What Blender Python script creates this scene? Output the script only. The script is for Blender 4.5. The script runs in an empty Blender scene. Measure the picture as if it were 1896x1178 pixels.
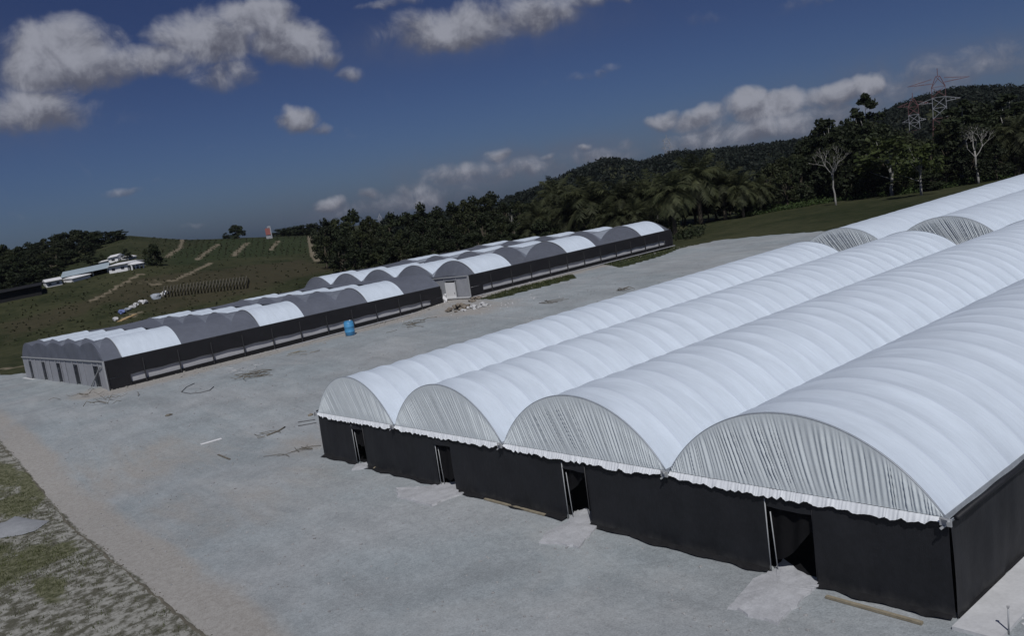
import bpy, math, random
import numpy as np
from mathutils import Vector, Matrix

random.seed(7)
rng = np.random.default_rng(11)
S = bpy.context.scene
COL = S.collection
R = math.radians

# ------------------------------------------------------------------ camera
PW, PH, FPX = 1896.0, 1178.0, 1546.4
YAW, PITCH, ROLL = -0.920029, -0.141307, -0.139809
CAM = np.array([48.313, -20.696, 14.248])
_F = np.array([math.sin(YAW)*math.cos(PITCH), math.cos(YAW)*math.cos(PITCH), math.sin(PITCH)])
_R0 = np.array([math.cos(YAW), -math.sin(YAW), 0.0])
_U0 = np.cross(_R0, _F)
_R = math.cos(ROLL)*_R0 + math.sin(ROLL)*_U0
_U = -math.sin(ROLL)*_R0 + math.cos(ROLL)*_U0
cam = bpy.data.cameras.new('camera')
cam.sensor_width = 36.0
cam.lens = FPX/PW*36.0
cam.clip_start = 0.5
cam.clip_end = 9000
camo = bpy.data.objects.new('camera', cam)
COL.objects.link(camo)
M = Matrix.Identity(4)
for i in range(3):
    M[i][0] = _R[i]; M[i][1] = _U[i]; M[i][2] = -_F[i]; M[i][3] = CAM[i]
camo.matrix_world = M
S.camera = camo

def ray(u, v):
    d = _F + _R*((u-PW/2)/FPX) - _U*((v-PH/2)/FPX)
    return d/np.linalg.norm(d)

def azel(u, v):
    d = ray(u, v)
    return math.degrees(math.atan2(d[0], d[1])), math.degrees(math.asin(d[2]))

# ------------------------------------------------------------------ exposure, sun, sky
S.view_settings.view_transform = 'Standard'
S.view_settings.look = 'None'
S.view_settings.gamma = 1.0
S.view_settings.exposure = -0.62
S.cycles.max_bounces = 8
S.cycles.transparent_max_bounces = 10
SUN_AZ, SUN_EL = R(128), R(52)
sund = Vector((math.sin(SUN_AZ)*math.cos(SUN_EL), math.cos(SUN_AZ)*math.cos(SUN_EL), math.sin(SUN_EL)))
sl = bpy.data.lights.new('sun', 'SUN')
sl.energy = 4.1
sl.angle = R(0.5)
sl.color = (1.0, 0.985, 0.965)
so = bpy.data.objects.new('sun', sl)
so.rotation_euler = sund.to_track_quat('Z', 'Y').to_euler()
so.location = (0, 0, 200)
COL.objects.link(so)

W = bpy.data.worlds.new('World')
S.world = W
W.use_nodes = True
nt = W.node_tree
nt.nodes.clear()

class NT:
    """small helper to write node maths"""
    def __init__(s, tree): s.t = tree
    def new(s, kind, **kw):
        n = s.t.nodes.new(kind)
        for k, v in kw.items(): setattr(n, k, v)
        return n
    def put(s, sock, v):
        if hasattr(v, 'is_output'): s.t.links.new(v, sock)
        elif v is not None: sock.default_value = v
    def m(s, op, a, b=None, c=None, clamp=False):
        n = s.new('ShaderNodeMath', operation=op, use_clamp=clamp)
        for i, v in enumerate((a, b, c)):
            if v is not None: s.put(n.inputs[i], v)
        return n.outputs[0]
    def vm(s, op, a, b=None, scale=None):
        n = s.new('ShaderNodeVectorMath', operation=op)
        s.put(n.inputs[0], a)
        if b is not None: s.put(n.inputs[1], b)
        if scale is not None: s.put(n.inputs['Scale'], scale)
        return n.outputs['Value'] if op in ('DOT_PRODUCT', 'LENGTH') else n.outputs[0]
    def mix(s, f, a, b):
        n = s.new('ShaderNodeMix', data_type='RGBA')
        s.put(n.inputs[0], f); s.put(n.inputs[6], a); s.put(n.inputs[7], b)
        return n.outputs[2]
    def noise(s, vec, scale, detail=4, rough=0.55, dist=0.0, col=False):
        n = s.new('ShaderNodeTexNoise')
        if vec is not None: s.put(n.inputs['Vector'], vec)
        n.inputs['Scale'].default_value = scale
        n.inputs['Detail'].default_value = detail
        n.inputs['Roughness'].default_value = rough
        n.inputs['Distortion'].default_value = dist
        return n.outputs['Color' if col else 'Fac']
    def ramp(s, f, lo, hi, a=0.0, b=1.0, smooth=True):
        n = s.new('ShaderNodeMapRange')
        if smooth: n.interpolation_type = 'SMOOTHSTEP'
        s.put(n.inputs[0], f)
        for i, v in enumerate((lo, hi, a, b)): s.put(n.inputs[i+1], v)
        return n.outputs[0]

def rgb(r, g, b): return (r, g, b, 1.0)

n = NT(nt)
sky = n.new('ShaderNodeTexSky', sky_type='NISHITA')
sky.sun_disc = False
sky.sun_elevation = SUN_EL
sky.sun_rotation = SUN_AZ
sky.altitude = 60
sky.air_density = 1.0
sky.dust_density = 1.0
sky.ozone_density = 2.0
geo = n.new('ShaderNodeTexCoord')
D = geo.outputs['Generated']
# clouds live at infinity, in directions of the sky: (pixel u, v, half width, half height, strength)
LOBES = [
 (120, 100, 95, 62, 1.0), (58, 118, 48, 48, .8), (200, 125, 95, 36, .75), (285, 118, 90, 32, .7), (390, 68, 95, 52, .85),
 (468, 34, 75, 40, .95), (535, 75, 82, 42, .9), (600, 100, 30, 26, .55), (425, 135, 62, 32, .55), (320, 70, 55, 30, .6), (642, 130, 30, 15, .55),
 (60, 205, 88, 40, .8), (0, 212, 70, 38, .7), (140, 195, 40, 24, .3), (556, 220, 38, 26, .85), (590, 235, 26, 14, .6),
 (860, 45, 165, 44, .75), (980, 30, 95, 36, .75), (770, 70, 95, 18, .4), (1060, 5, 170, 14, .5), (720, 5, 70, 10, .4),
 (1095, 136, 60, 13, .33), (1300, 32, 60, 12, .25), (1490, 6, 70, 18, .3),
 (1228, 220, 36, 20, .75), (1290, 220, 62, 22, .8), (1392, 195, 48, 34, .95), (1455, 190, 62, 26, .9), (1535, 178, 66, 24, .8), (1602, 158, 36, 22, .9),
 (1360, 246, 170, 28, .62), (1500, 218, 130, 34, .55), (1690, 150, 130, 34, .34), (1860, 105, 110, 30, .34),
 (920, 290, 28, 14, .6), (1010, 294, 20, 9, .55), (1088, 272, 20, 8, .5), (1160, 262, 16, 14, .4), (860, 320, 110, 22, .5), (970, 318, 120, 24, .48), (1100, 290, 110, 20, .42),
 (610, 376, 40, 16, .62), (680, 362, 26, 14, .62), (765, 352, 45, 18, .45), (740, 376, 170, 24, .44), (220, 350, 36, 11, .42), (300, 330, 60, 8, .15), (350, 420, 30, 7, .25),
]
warp = n.vm('SUBTRACT', n.noise(D, 14, 3, .6, col=True), (.5, .5, .5))
Dw = n.vm('ADD', D, n.vm('SCALE', warp, scale=.035))
best = None; light = None
for (u, v, ru, rv, st) in LOBES:
    c = ray(u, v)
    rx = np.array([c[1], -c[0], 0.0]); rx /= np.linalg.norm(rx)
    ry = np.cross(rx, c)
    # photo tilt: lobes are listed along picture axes but clouds lie level with the true horizon
    dx = n.vm('DOT_PRODUCT', Dw, tuple(rx*(FPX/ru)))
    dy = n.vm('DOT_PRODUCT', Dw, tuple(ry*(FPX/rv)))
    front = n.m('GREATER_THAN', n.vm('DOT_PRODUCT', D, tuple(c)), .5)
    r2 = n.m('ADD', n.m('MULTIPLY', dx, dx), n.m('MULTIPLY', dy, dy))
    w = n.m('MULTIPLY', n.m('MULTIPLY', n.m('SUBTRACT', 1.35, r2, clamp=False), st), front)
    w = n.m('MAXIMUM', w, 0.0)
    lt = n.m('MULTIPLY', w, dy)
    best = w if best is None else n.m('MAXIMUM', best, w)
    light = (lt, w) if light is None else (n.m('ADD', light[0], lt), n.m('ADD', light[1], w))
up = n.m('DIVIDE', light[0], n.m('ADD', light[1], .02))
nz = n.noise(D, 26, 7, .62, .4)
nz2 = n.noise(n.vm('ADD', D, (.012, -.006, .016)), 26, 5, .6, .4)
dens = n.ramp(n.m('ADD', best, n.m('MULTIPLY', n.m('SUBTRACT', nz, .50), 1.3)), .14, 1.0)
relief = n.m('MULTIPLY', n.m('SUBTRACT', nz, nz2), 2.2)
lit = n.ramp(n.m('ADD', n.m('ADD', n.m('MULTIPLY', up, .75), relief), n.m('MULTIPLY', n.m('SUBTRACT', best, .5), .35)), -.55, .75)
sep = n.new('ShaderNodeSeparateXYZ'); nt.links.new(D, sep.inputs[0])
zt = n.ramp(sep.outputs[2], .02, .24)
VEIL = [(760, 372, 230, 34, .50), (930, 322, 200, 44, .60), (1080, 285, 170, 34, .50), (1390, 238, 230, 46, .55), (1680, 150, 200, 50, .45), (1860, 105, 120, 50, .40), (640, 388, 120, 26, .45), (20, 170, 90, 70, .45), (870, 60, 230, 40, .3)]
veil = None
for (u, v, ru, rv, st) in VEIL:
    c = ray(u, v); rx = np.array([c[1], -c[0], 0.0]); rx /= np.linalg.norm(rx); ry = np.cross(rx, c)
    dx = n.vm('DOT_PRODUCT', Dw, tuple(rx*(FPX/ru))); dy = n.vm('DOT_PRODUCT', Dw, tuple(ry*(FPX/rv)))
    r2 = n.m('ADD', n.m('MULTIPLY', dx, dx), n.m('MULTIPLY', dy, dy))
    w = n.m('MULTIPLY', n.m('MULTIPLY', n.m('POWER', 2.718, n.m('MULTIPLY', r2, -1.1)), st), n.m('GREATER_THAN', n.vm('DOT_PRODUCT', D, tuple(c)), .5))
    veil = w if veil is None else n.m('MAXIMUM', veil, w)
veil = n.m('MULTIPLY', veil, n.ramp(nz, .30, .62, .45, 1.25))
skyc = n.vm('MULTIPLY', sky.outputs[0], n.mix(zt, rgb(.455, .62, 1.08), rgb(.40, .46, .80)))
ccol = n.mix(lit, rgb(3.0, 3.15, 4.1), rgb(9.0, 9.3, 10.8))
skyc = n.mix(veil, skyc, rgb(3.1, 3.5, 5.0))
outc = n.mix(n.m('MULTIPLY', dens, .93), skyc, ccol)
bg = n.new('ShaderNodeBackground')
nt.links.new(outc, bg.inputs[0])
bg.inputs[1].default_value = 0.05
wo = n.new('ShaderNodeOutputWorld')
nt.links.new(bg.outputs[0], wo.inputs[0])

# ------------------------------------------------------------------ materials
def mat(name, build, rough=.8, spec=.3):
    m = bpy.data.materials.new(name)
    m.use_nodes = True
    t = m.node_tree
    b = t.nodes['Principled BSDF']
    b.inputs['Roughness'].default_value = rough
    b.inputs['Specular IOR Level'].default_value = spec
    build(NT(t), b, t)
    return m

def obj_pos(n):
    return n.new('ShaderNodeTexCoord').outputs['Object']
def wpos(n):
    return n.new('ShaderNodeNewGeometry').outputs['Position']

def bump(n, b, h, strength, dist=.02):
    x = n.new('ShaderNodeBump'); x.inputs['Strength'].default_value = strength; x.inputs['Distance'].default_value = dist
    n.put(x.inputs['Height'], h); n.put(b.inputs['Normal'], x.outputs[0])

def plain(name, c, var=.15, scale=3.0, rough=.8, spec=.3, bumps=0.0):
    def f(n, b, t):
        p = obj_pos(n)
        nz = n.m('ADD', n.m('MULTIPLY', n.noise(p, scale, 5), .6), n.m('MULTIPLY', n.noise(p, scale*7, 3), .4))
        k = n.ramp(nz, .25, .75, 1-var, 1+var, False)
        n.put(b.inputs['Base Color'], n.vm('SCALE', c, scale=k))
        if bumps: bump(n, b, nz, bumps)
    return mat(name, f, rough, spec)

def translucent_mat(name, c, tr, var=.06, scale=1.2, alpha=None, rough=.6, streak=False):
    """woven or plastic sheet: diffuse and translucent light; alpha < 1 is the open weave of a net"""
    def f(n, b, t):
        p = wpos(n)
        nz = n.noise(p, scale, 5, .6)
        k = n.ramp(nz, .25, .75, 1-var, 1+var, False)
        if streak:
            k2 = n.ramp(n.noise(n.vm('MULTIPLY', p, (.30, 1.6, .30)), 1.3, 5, .65, .3), .3, .72, .90, 1.03, False)
            k = n.m('MULTIPLY', k, k2)
        col = n.vm('SCALE', c, scale=k)
        n.put(b.inputs['Base Color'], col)
        if streak:
            wr = n.noise(n.vm('MULTIPLY', p, (.8, 3.2, .8)), 1.1, 5, .62, .7)
            bump(n, b, wr, .35, .05)
        tl = n.new('ShaderNodeBsdfTranslucent'); n.put(tl.inputs[0], col)
        mx = n.new('ShaderNodeMixShader'); mx.inputs[0].default_value = tr
        t.links.new(b.outputs[0], mx.inputs[1]); t.links.new(tl.outputs[0], mx.inputs[2])
        last = mx.outputs[0]
        if alpha is not None:
            tp = n.new('ShaderNodeBsdfTransparent')
            m2 = n.new('ShaderNodeMixShader')
            n.put(m2.inputs[0], n.ramp(n.noise(p, 2.0, 3), .3, .7, alpha-.05, alpha+.05, False))
            t.links.new(tp.outputs[0], m2.inputs[1]); t.links.new(last, m2.inputs[2]); last = m2.outputs[0]
        t.links.new(last, t.nodes['Material Output'].inputs[0])
    return mat(name, f, rough, .35)

FILM = translucent_mat('white_film', (.72, .803, .895), .08, .04, .6, rough=.45, streak=True)
FILMH = translucent_mat('film_over_hoop', (.63, .70, .80), .05, .04, 1.2, rough=.45)
GABLE = translucent_mat('gable_film', (.89, .955, .98), .28, .06, 1.5, rough=.5)
HEM = translucent_mat('hem_film', (.88, .91, .94), .1, .06, 3, rough=.5)
def black_cloth():
    def f(n, b, t):
        p = wpos(n)
        d = n.new('ShaderNodeAttribute', attribute_name='dusty').outputs['Fac']
        nz = n.m('ADD', n.m('MULTIPLY', n.noise(p, .7, 5), .6), n.m('MULTIPLY', n.noise(p, 5, 3), .4))
        base = n.vm('SCALE', (.0150, .0158, .0190), scale=n.ramp(nz, .25, .75, .6, 1.4, False))
        dm = n.ramp(n.m('ADD', d, n.m('MULTIPLY', n.m('SUBTRACT', n.noise(n.vm('MULTIPLY', p, (1, 1, .4)), 1.4, 6, .7), .5), 1.1)), .45, 1.25)
        n.put(b.inputs['Base Color'], n.mix(n.m('MULTIPLY', dm, .55), base, rgb(.10, .098, .092)))
        # cloth weave and slack
        bump(n, b, n.m('ADD', nz, n.m('MULTIPLY', n.noise(n.vm('MULTIPLY', p, (1, 1, .25)), 3.0, 4, .6, .5), .8)), .45, .05)
    return mat('black_shade_cloth', f, .62, .35)
BLACK = black_cloth()
BLACK2 = plain('black_net_strip', (.020, .020, .023), .25, .5, .75, .2)
SKIRT = plain('black_ground_cloth', (.016, .016, .0175), .4, 1.5, .8, .2, .4)
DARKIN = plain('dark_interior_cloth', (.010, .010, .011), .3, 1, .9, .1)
NET = translucent_mat('grey_net', (.17, .185, .225), .25, .08, .5, alpha=.74, rough=.8)
NETTOP = translucent_mat('grey_roof_net', (.16, .175, .215), .2, .10, .4, alpha=.93, rough=.8)
NETWALL = translucent_mat('grey_net_wall', (.43, .44, .47), .2, .08, .5, alpha=.88, rough=.8)
STEEL = plain('galvanised_steel', (.36, .37, .38), .2, 6, .45, .5)
NPOST = plain('grey_net_post', (.30, .31, .34), .2, 4, .6, .3)
DSTEEL = plain('dark_post_steel', (.035, .035, .038), .2, 6, .6, .4)
GUTTER = plain('gutter_metal', (.30, .33, .37), .25, 2, .4, .5)
CONC = plain('concrete', (.405, .41, .425), .34, 2.2, .9, .2, .4)
CONC2 = plain('pale_concrete', (.56, .565, .57), .18, 1.4, .9, .2, .3)
WOOD = plain('weathered_timber', (.27, .235, .17), .35, 5, .85, .2, .4)
STICK = plain('dry_branch', (.165, .15, .125), .4, 6, .9, .1)
BLUE = plain('blue_plastic', (.07, .28, .52), .2, 3, .4, .5)
WPAINT = plain('white_paint', (.78, .78, .78), .06, 2, .5, .4)
ROOFM = plain('pale_blue_roof_sheet', (.36, .43, .47), .15, .4, .5, .4)
WINDK = plain('dark_opening', (.02, .022, .028), .2, 1, .4, .5)
PRED = plain('hazed_red_steel', (.17, .085, .09), .2, 1)  # pylon red, muted in the colour itself to stand for distance haze
PWHI = plain('dull_white_steel', (.32, .33, .36), .2, 1)  # white toned down to a pale grey
REDP = plain('red_paint', (.30, .11, .10), .2, 1, .6, .3)
BARK = plain('bark', (.10, .085, .065), .4, 3, .9, .1)
PBARK = plain('pale_bark', (.30, .29, .27), .3, 3, .9, .1)
RUBB = plain('rubble_stone', (.22, .19, .155), .4, 2, .9, .1, .5)
PALER = plain('pale_rubble', (.50, .50, .50), .3, 2, .9, .1, .5)
FLOORM = plain('pale_floor_cover', (.46, .46, .475), .15, .5, .85, .2)
CABLE = plain('dark_cable', (.12, .12, .125), .2, 5, .6, .3)
SOILM = plain('brown_soil_line', (.14, .10, .065), .3, .8, .95, .1)

def leaf_mat(name, c, c2, tr=.25):
    def f(n, b, t):
        p = obj_pos(n)
        oi = n.new('ShaderNodeObjectInfo')
        nz = n.noise(p, .45, 3, .6)
        nf = n.noise(p, 3.5, 2, .6)
        k = n.m('ADD', n.m('MULTIPLY', nz, .7), n.m('MULTIPLY', nf, .5))
        col = n.mix(n.ramp(k, .35, .85), c, c2)
        col = n.vm('SCALE', col, scale=n.ramp(oi.outputs['Random'], 0, 1, .7, 1.25, False))
        n.put(b.inputs['Base Color'], col)
        tl = n.new('ShaderNodeBsdfTranslucent'); n.put(tl.inputs[0], col)
        mx = n.new('ShaderNodeMixShader'); mx.inputs[0].default_value = tr
        t.links.new(b.outputs[0], mx.inputs[1]); t.links.new(tl.outputs[0], mx.inputs[2])
        t.links.new(mx.outputs[0], t.nodes['Material Output'].inputs[0])
    return mat(name, f, .65, .25)
LEAF = leaf_mat('leaf_dark', rgb(.013, .019, .009), rgb(.036, .047, .019))
LEAFB = leaf_mat('leaf_olive', rgb(.019, .024, .010), rgb(.048, .057, .022))
LEAFL = leaf_mat('leaf_light', rgb(.030, .045, .014), rgb(.085, .105, .030))
PALML = leaf_mat('palm_leaf', rgb(.030, .038, .018), rgb(.085, .092, .042))
UNDER = leaf_mat('undergrowth_leaf', rgb(.026, .044, .014), rgb(.065, .098, .028))
SCRUB = leaf_mat('scrub_leaf', rgb(.030, .036, .016), rgb(.070, .076, .036))
TUFT = leaf_mat('grass_blade', rgb(.045, .055, .018), rgb(.115, .125, .050))
HILLL = leaf_mat('hill_leaf', rgb(.013, .020, .014), rgb(.019, .027, .018))

# ------------------------------------------------------------------ object helpers
def tag(o, label=None, cat=None, group=None, kind=None):
    if label: o['label'] = label
    if cat: o['category'] = cat
    if group: o['group'] = group
    if kind: o['kind'] = kind
    return o

def empty(name, loc, label, cat, group=None, rz=0.0):
    o = bpy.data.objects.new(name, None)
    o.location = tuple(float(x) for x in loc); o.rotation_euler[2] = rz
    o.empty_display_size = .2
    COL.objects.link(o)
    return tag(o, label, cat, group)

def origin_of(parent):
    v = Vector((0, 0, 0))
    while parent is not None:
        v += Vector(parent.location); parent = parent.parent
    return v

class MB:
    def __init__(s): s.v = []; s.f = []; s.sm = []
    def add(s, verts, faces, smooth=False):
        o = len(s.v)
        s.v += [tuple(map(float, p)) for p in verts]
        s.f += [tuple(i+o for i in f) for f in faces]
        s.sm += [smooth]*len(faces)
        return s
    def box(s, c, sz, rz=0.0, rot=None):
        x, y, z = (k/2 for k in sz)
        P = [Vector(p) for p in ((-x,-y,-z),(x,-y,-z),(x,y,-z),(-x,y,-z),(-x,-y,z),(x,-y,z),(x,y,z),(-x,y,z))]
        m = rot if rot is not None else Matrix.Rotation(rz, 3, 'Z')
        s.add([m @ p + Vector(c) for p in P], [(3,2,1,0),(4,5,6,7),(0,1,5,4),(1,2,6,5),(2,3,7,6),(3,0,4,7)])
        return s
    def bar(s, a, b, w, h=None):
        """square bar from a to b"""
        a, b = Vector(a), Vector(b); d = b-a; L = d.length
        if L < 1e-6: return s
        q = d.to_track_quat('Y', 'Z').to_matrix()
        return s.box((a+b)/2, (w, L, h or w), rot=q)
    def tube(s, pts, rad, seg=7, cap=True):
        pts = [Vector(p) for p in pts]
        if not hasattr(rad, '__len__'): rad = [rad]*len(pts)
        V = []; F = []
        for i, p in enumerate(pts):
            d = (pts[min(i+1, len(pts)-1)] - pts[max(i-1, 0)]).normalized()
            ax = d.orthogonal().normalized() if abs(d.z) > .95 else d.cross(Vector((0,0,1))).normalized()
            ay = d.cross(ax)
            for k in range(seg):
                a = 2*math.pi*k/seg
                V.append(p + (ax*math.cos(a)+ay*math.sin(a))*rad[i])
        for i in range(len(pts)-1):
            for k in range(seg):
                k2 = (k+1) % seg
                F.append((i*seg+k, i*seg+k2, (i+1)*seg+k2, (i+1)*seg+k))
        if cap:
            F.append(tuple(range(seg))[::-1]); F.append(tuple((len(pts)-1)*seg+k for k in range(seg)))
        s.add(V, F, True)
        return s
    def grid(s, fn, nu, nv, smooth=True):
        V = [fn(i/nu, j/nv) for j in range(nv+1) for i in range(nu+1)]
        F = [(j*(nu+1)+i, j*(nu+1)+i+1, (j+1)*(nu+1)+i+1, (j+1)*(nu+1)+i) for j in range(nv) for i in range(nu)]
        s.add(V, F, smooth)
        return s
    def rock(s, c, r, sub=1, squash=.6, rnd=random):
        import bmesh
        bm = bmesh.new(); bmesh.ops.create_icosphere(bm, subdivisions=sub, radius=1)
        k = [rnd.uniform(.7, 1.25) for _ in range(len(bm.verts))]
        sc = (rnd.uniform(.7, 1.3), rnd.uniform(.7, 1.3), squash*rnd.uniform(.8, 1.2))
        V = [(c[0]+v.co.x*r*sc[0]*k[i], c[1]+v.co.y*r*sc[1]*k[i], c[2]+v.co.z*r*sc[2]*k[i]) for i, v in enumerate(bm.verts)]
        F = [tuple(v.index for v in f.verts) for f in bm.faces]
        bm.free()
        return s.add(V, F)
    def mesh(s, name, m, o=Vector((0, 0, 0))):
        me = bpy.data.meshes.new(name)
        me.from_pydata([(p[0]-o.x, p[1]-o.y, p[2]-o.z) for p in s.v], [], s.f)
        me.polygons.foreach_set('use_smooth', s.sm)
        for x in (m if isinstance(m, (list, tuple)) else [m]): me.materials.append(x)
        me.update()
        return me
    def build(s, name, m, parent=None, local=False):
        """world coordinates in, an object out; a part is stored relative to its thing"""
        o = origin_of(parent) if (parent is not None and not local) else Vector((0, 0, 0))
        if parent is None and not local and s.v:
            a = np.array(s.v); o = Vector((float(a[:,0].mean()), float(a[:,1].mean()), float(a[:,2].min())))
        ob = bpy.data.objects.new(name, s.mesh(name, m, o))
        if parent is None and not local: ob.location = o
        ob.parent = parent
        COL.objects.link(ob)
        return ob

def copy_tree(o, parent=None):
    c = o.copy(); COL.objects.link(c); c.parent = parent
    for ch in list(o.children): copy_tree(ch, c)
    return c

# ------------------------------------------------------------------ terrain
def sstep(a, b, x):
    t = np.clip((np.asarray(x, float)-a)/(b-a), 0, 1)
    return t*t*(3-2*t)

CREST = [(590, 413), (760, 400), (900, 385), (940, 364), (1000, 342), (1060, 315), (1110, 295), (1140, 291), (1190, 298), (1240, 280), (1330, 275),
         (1430, 264), (1500, 254), (1600, 222), (1680, 186), (1760, 162), (1840, 158), (1896, 160), (2050, 140), (2300, 120)]
_ca = np.array([azel(*p) for p in CREST])
_hh = [(-60, .95), (0, 1.0), (100, 1.05), (240, 1.15), (300, .98), (350, .85), (440, .66), (498, .55), (590, .42), (700, .30), (900, .22), (1300, .15)]
_ha = np.array([azel(u_, 440)[0] for u_, _ in _hh]); _hs = np.array([b_ for _, b_ in _hh])
RIDGE_R = 720.0
SY, SX = .0274, .0460
def plane_z(x, y):
    return SY*np.asarray(y, float) + SX*np.asarray(x, float)
def Tz(x, y):
    x = np.asarray(x, float); y = np.asarray(y, float)
    ys = np.clip(y, -45, 140); xs = np.clip(x, -12, 75)
    plane = plane_z(xs, ys)
    L = .62 - .052*np.clip(-48-x, 0, 48) + 1.1*sstep(30, 50, y)
    s = sstep(3, 34, -x-18*sstep(58, 100, y))
    s = s*(1-.5*sstep(95, 150, y))
    z = plane*(1-s)+L*s
    dx = x-CAM[0]; dy = y-CAM[1]
    r = np.hypot(dx, dy)
    az = np.degrees(np.arctan2(dx, dy))
    q = -dx*.966 + dy*.259
    hill = np.interp(q, [168, 180, 193, 215, 250, 320, 400, 430, 480, 700], [0, .3, 1.2, 3.6, 7.9, 13.6, 19.0, 19.6, 18.5, 8])
    wf = np.interp(az, _ha, _hs)
    z = z + hill*wf*sstep(60, 110, -x)
    el = np.interp(az, _ca[:, 0], _ca[:, 1])
    zc = CAM[2] + RIDGE_R*np.tan(np.radians(el)) - 6.0
    wr = sstep(-66, -58, az)*(1-sstep(0, 25, az))
    up = sstep(330, RIDGE_R, r)
    dn = 1-sstep(RIDGE_R+60, RIDGE_R+700, r)
    z = z*(1-up*wr) + np.maximum(zc, -5)*up*wr*dn
    # far ground sinks a little and stays below the eye line
    z = z*(1-sstep(1300, 2400, r)) + (-6)*sstep(1300, 2400, r)
    z = z + .10*np.sin(x*.19+.4)*np.sin(y*.23)*sstep(60, 110, -x) + .03*np.sin(x*.5)*np.sin(y*.41+1)*sstep(0, 8, -14-y)
    return z
def T(x, y): return float(Tz(x, y))

def at(u, v, h=0.0):
    """where the ray of a photo pixel meets the ground (plus h)"""
    d = ray(u, v)
    t = np.geomspace(8, 3000, 3000)
    P = CAM[None, :] + d[None, :]*t[:, None]
    g = P[:, 2]-h-Tz(P[:, 0], P[:, 1])
    i = int(np.argmax(g < 0))
    if g[i] >= 0: i = len(t)-1
    a, b = t[max(i-1, 0)], t[i]
    for _ in range(30):
        m = (a+b)/2; p = CAM+d*m
        if p[2]-h-T(p[0], p[1]) < 0: b = m
        else: a = m
    p = CAM+d*b
    return Vector((p[0], p[1], T(p[0], p[1])))

def along(u, dist, v=600):
    """ground point at a plan distance in the direction of a photo column"""
    d = ray(u, v); h = d[:2]/np.linalg.norm(d[:2])
    x, y = CAM[0]+h[0]*dist, CAM[1]+h[1]*dist
    return Vector((x, y, T(x, y)))

def poly_sd(P, x, y):
    """signed distance to a polygon, positive inside"""
    P = np.asarray(P, float); n_ = len(P)
    d = np.full(x.shape, 1e9); inside = np.zeros(x.shape, bool)
    for i in range(n_):
        a, b = P[i], P[(i+1) % n_]
        e = b-a; t = np.clip(((x-a[0])*e[0]+(y-a[1])*e[1])/(e@e), 0, 1)
        d = np.minimum(d, np.hypot(x-a[0]-e[0]*t, y-a[1]-e[1]*t))
        c = ((a[1] > y) != (b[1] > y)) & (x < (b[0]-a[0])*(y-a[1])/(b[1]-a[1]+1e-12)+a[0])
        inside ^= c
    return np.where(inside, d, -d)
def line_d(P, x, y):
    P = np.asarray(P, float); d = np.full(x.shape, 1e9)
    for a, b in zip(P[:-1], P[1:]):
        e = b-a; t = np.clip(((x-a[0])*e[0]+(y-a[1])*e[1])/(e@e+1e-9), 0, 1)
        d = np.minimum(d, np.hypot(x-a[0]-e[0]*t, y-a[1]-e[1]*t))
    return d
def xy(*px): return [tuple(at(u, v)[:2]) for u, v in px]

# net houses: corners (near, far, left) worked out from the photo, floor and eave heights
H1 = dict(N=(-43.95, -2.83), F=(-49.51, 42.09), L=(-89.83, -4.37), zn=.36, zf=.93, zl=-1.59, en=3.26, ef=2.62, el=3.1, rise=2.15, secs=[(.040, .180), (.388, .520), (.728, .86)])
H2 = dict(N=(-45.68, 44.36), F=(-52.26, 93.94), L=(-91.9, 39.5), zn=1.69, zf=1.91, zl=.2, en=2.95, ef=2.9, el=2.9, rise=2.2, secs=[(.028, .176), (.425, .57), (.822, .965)])

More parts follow.
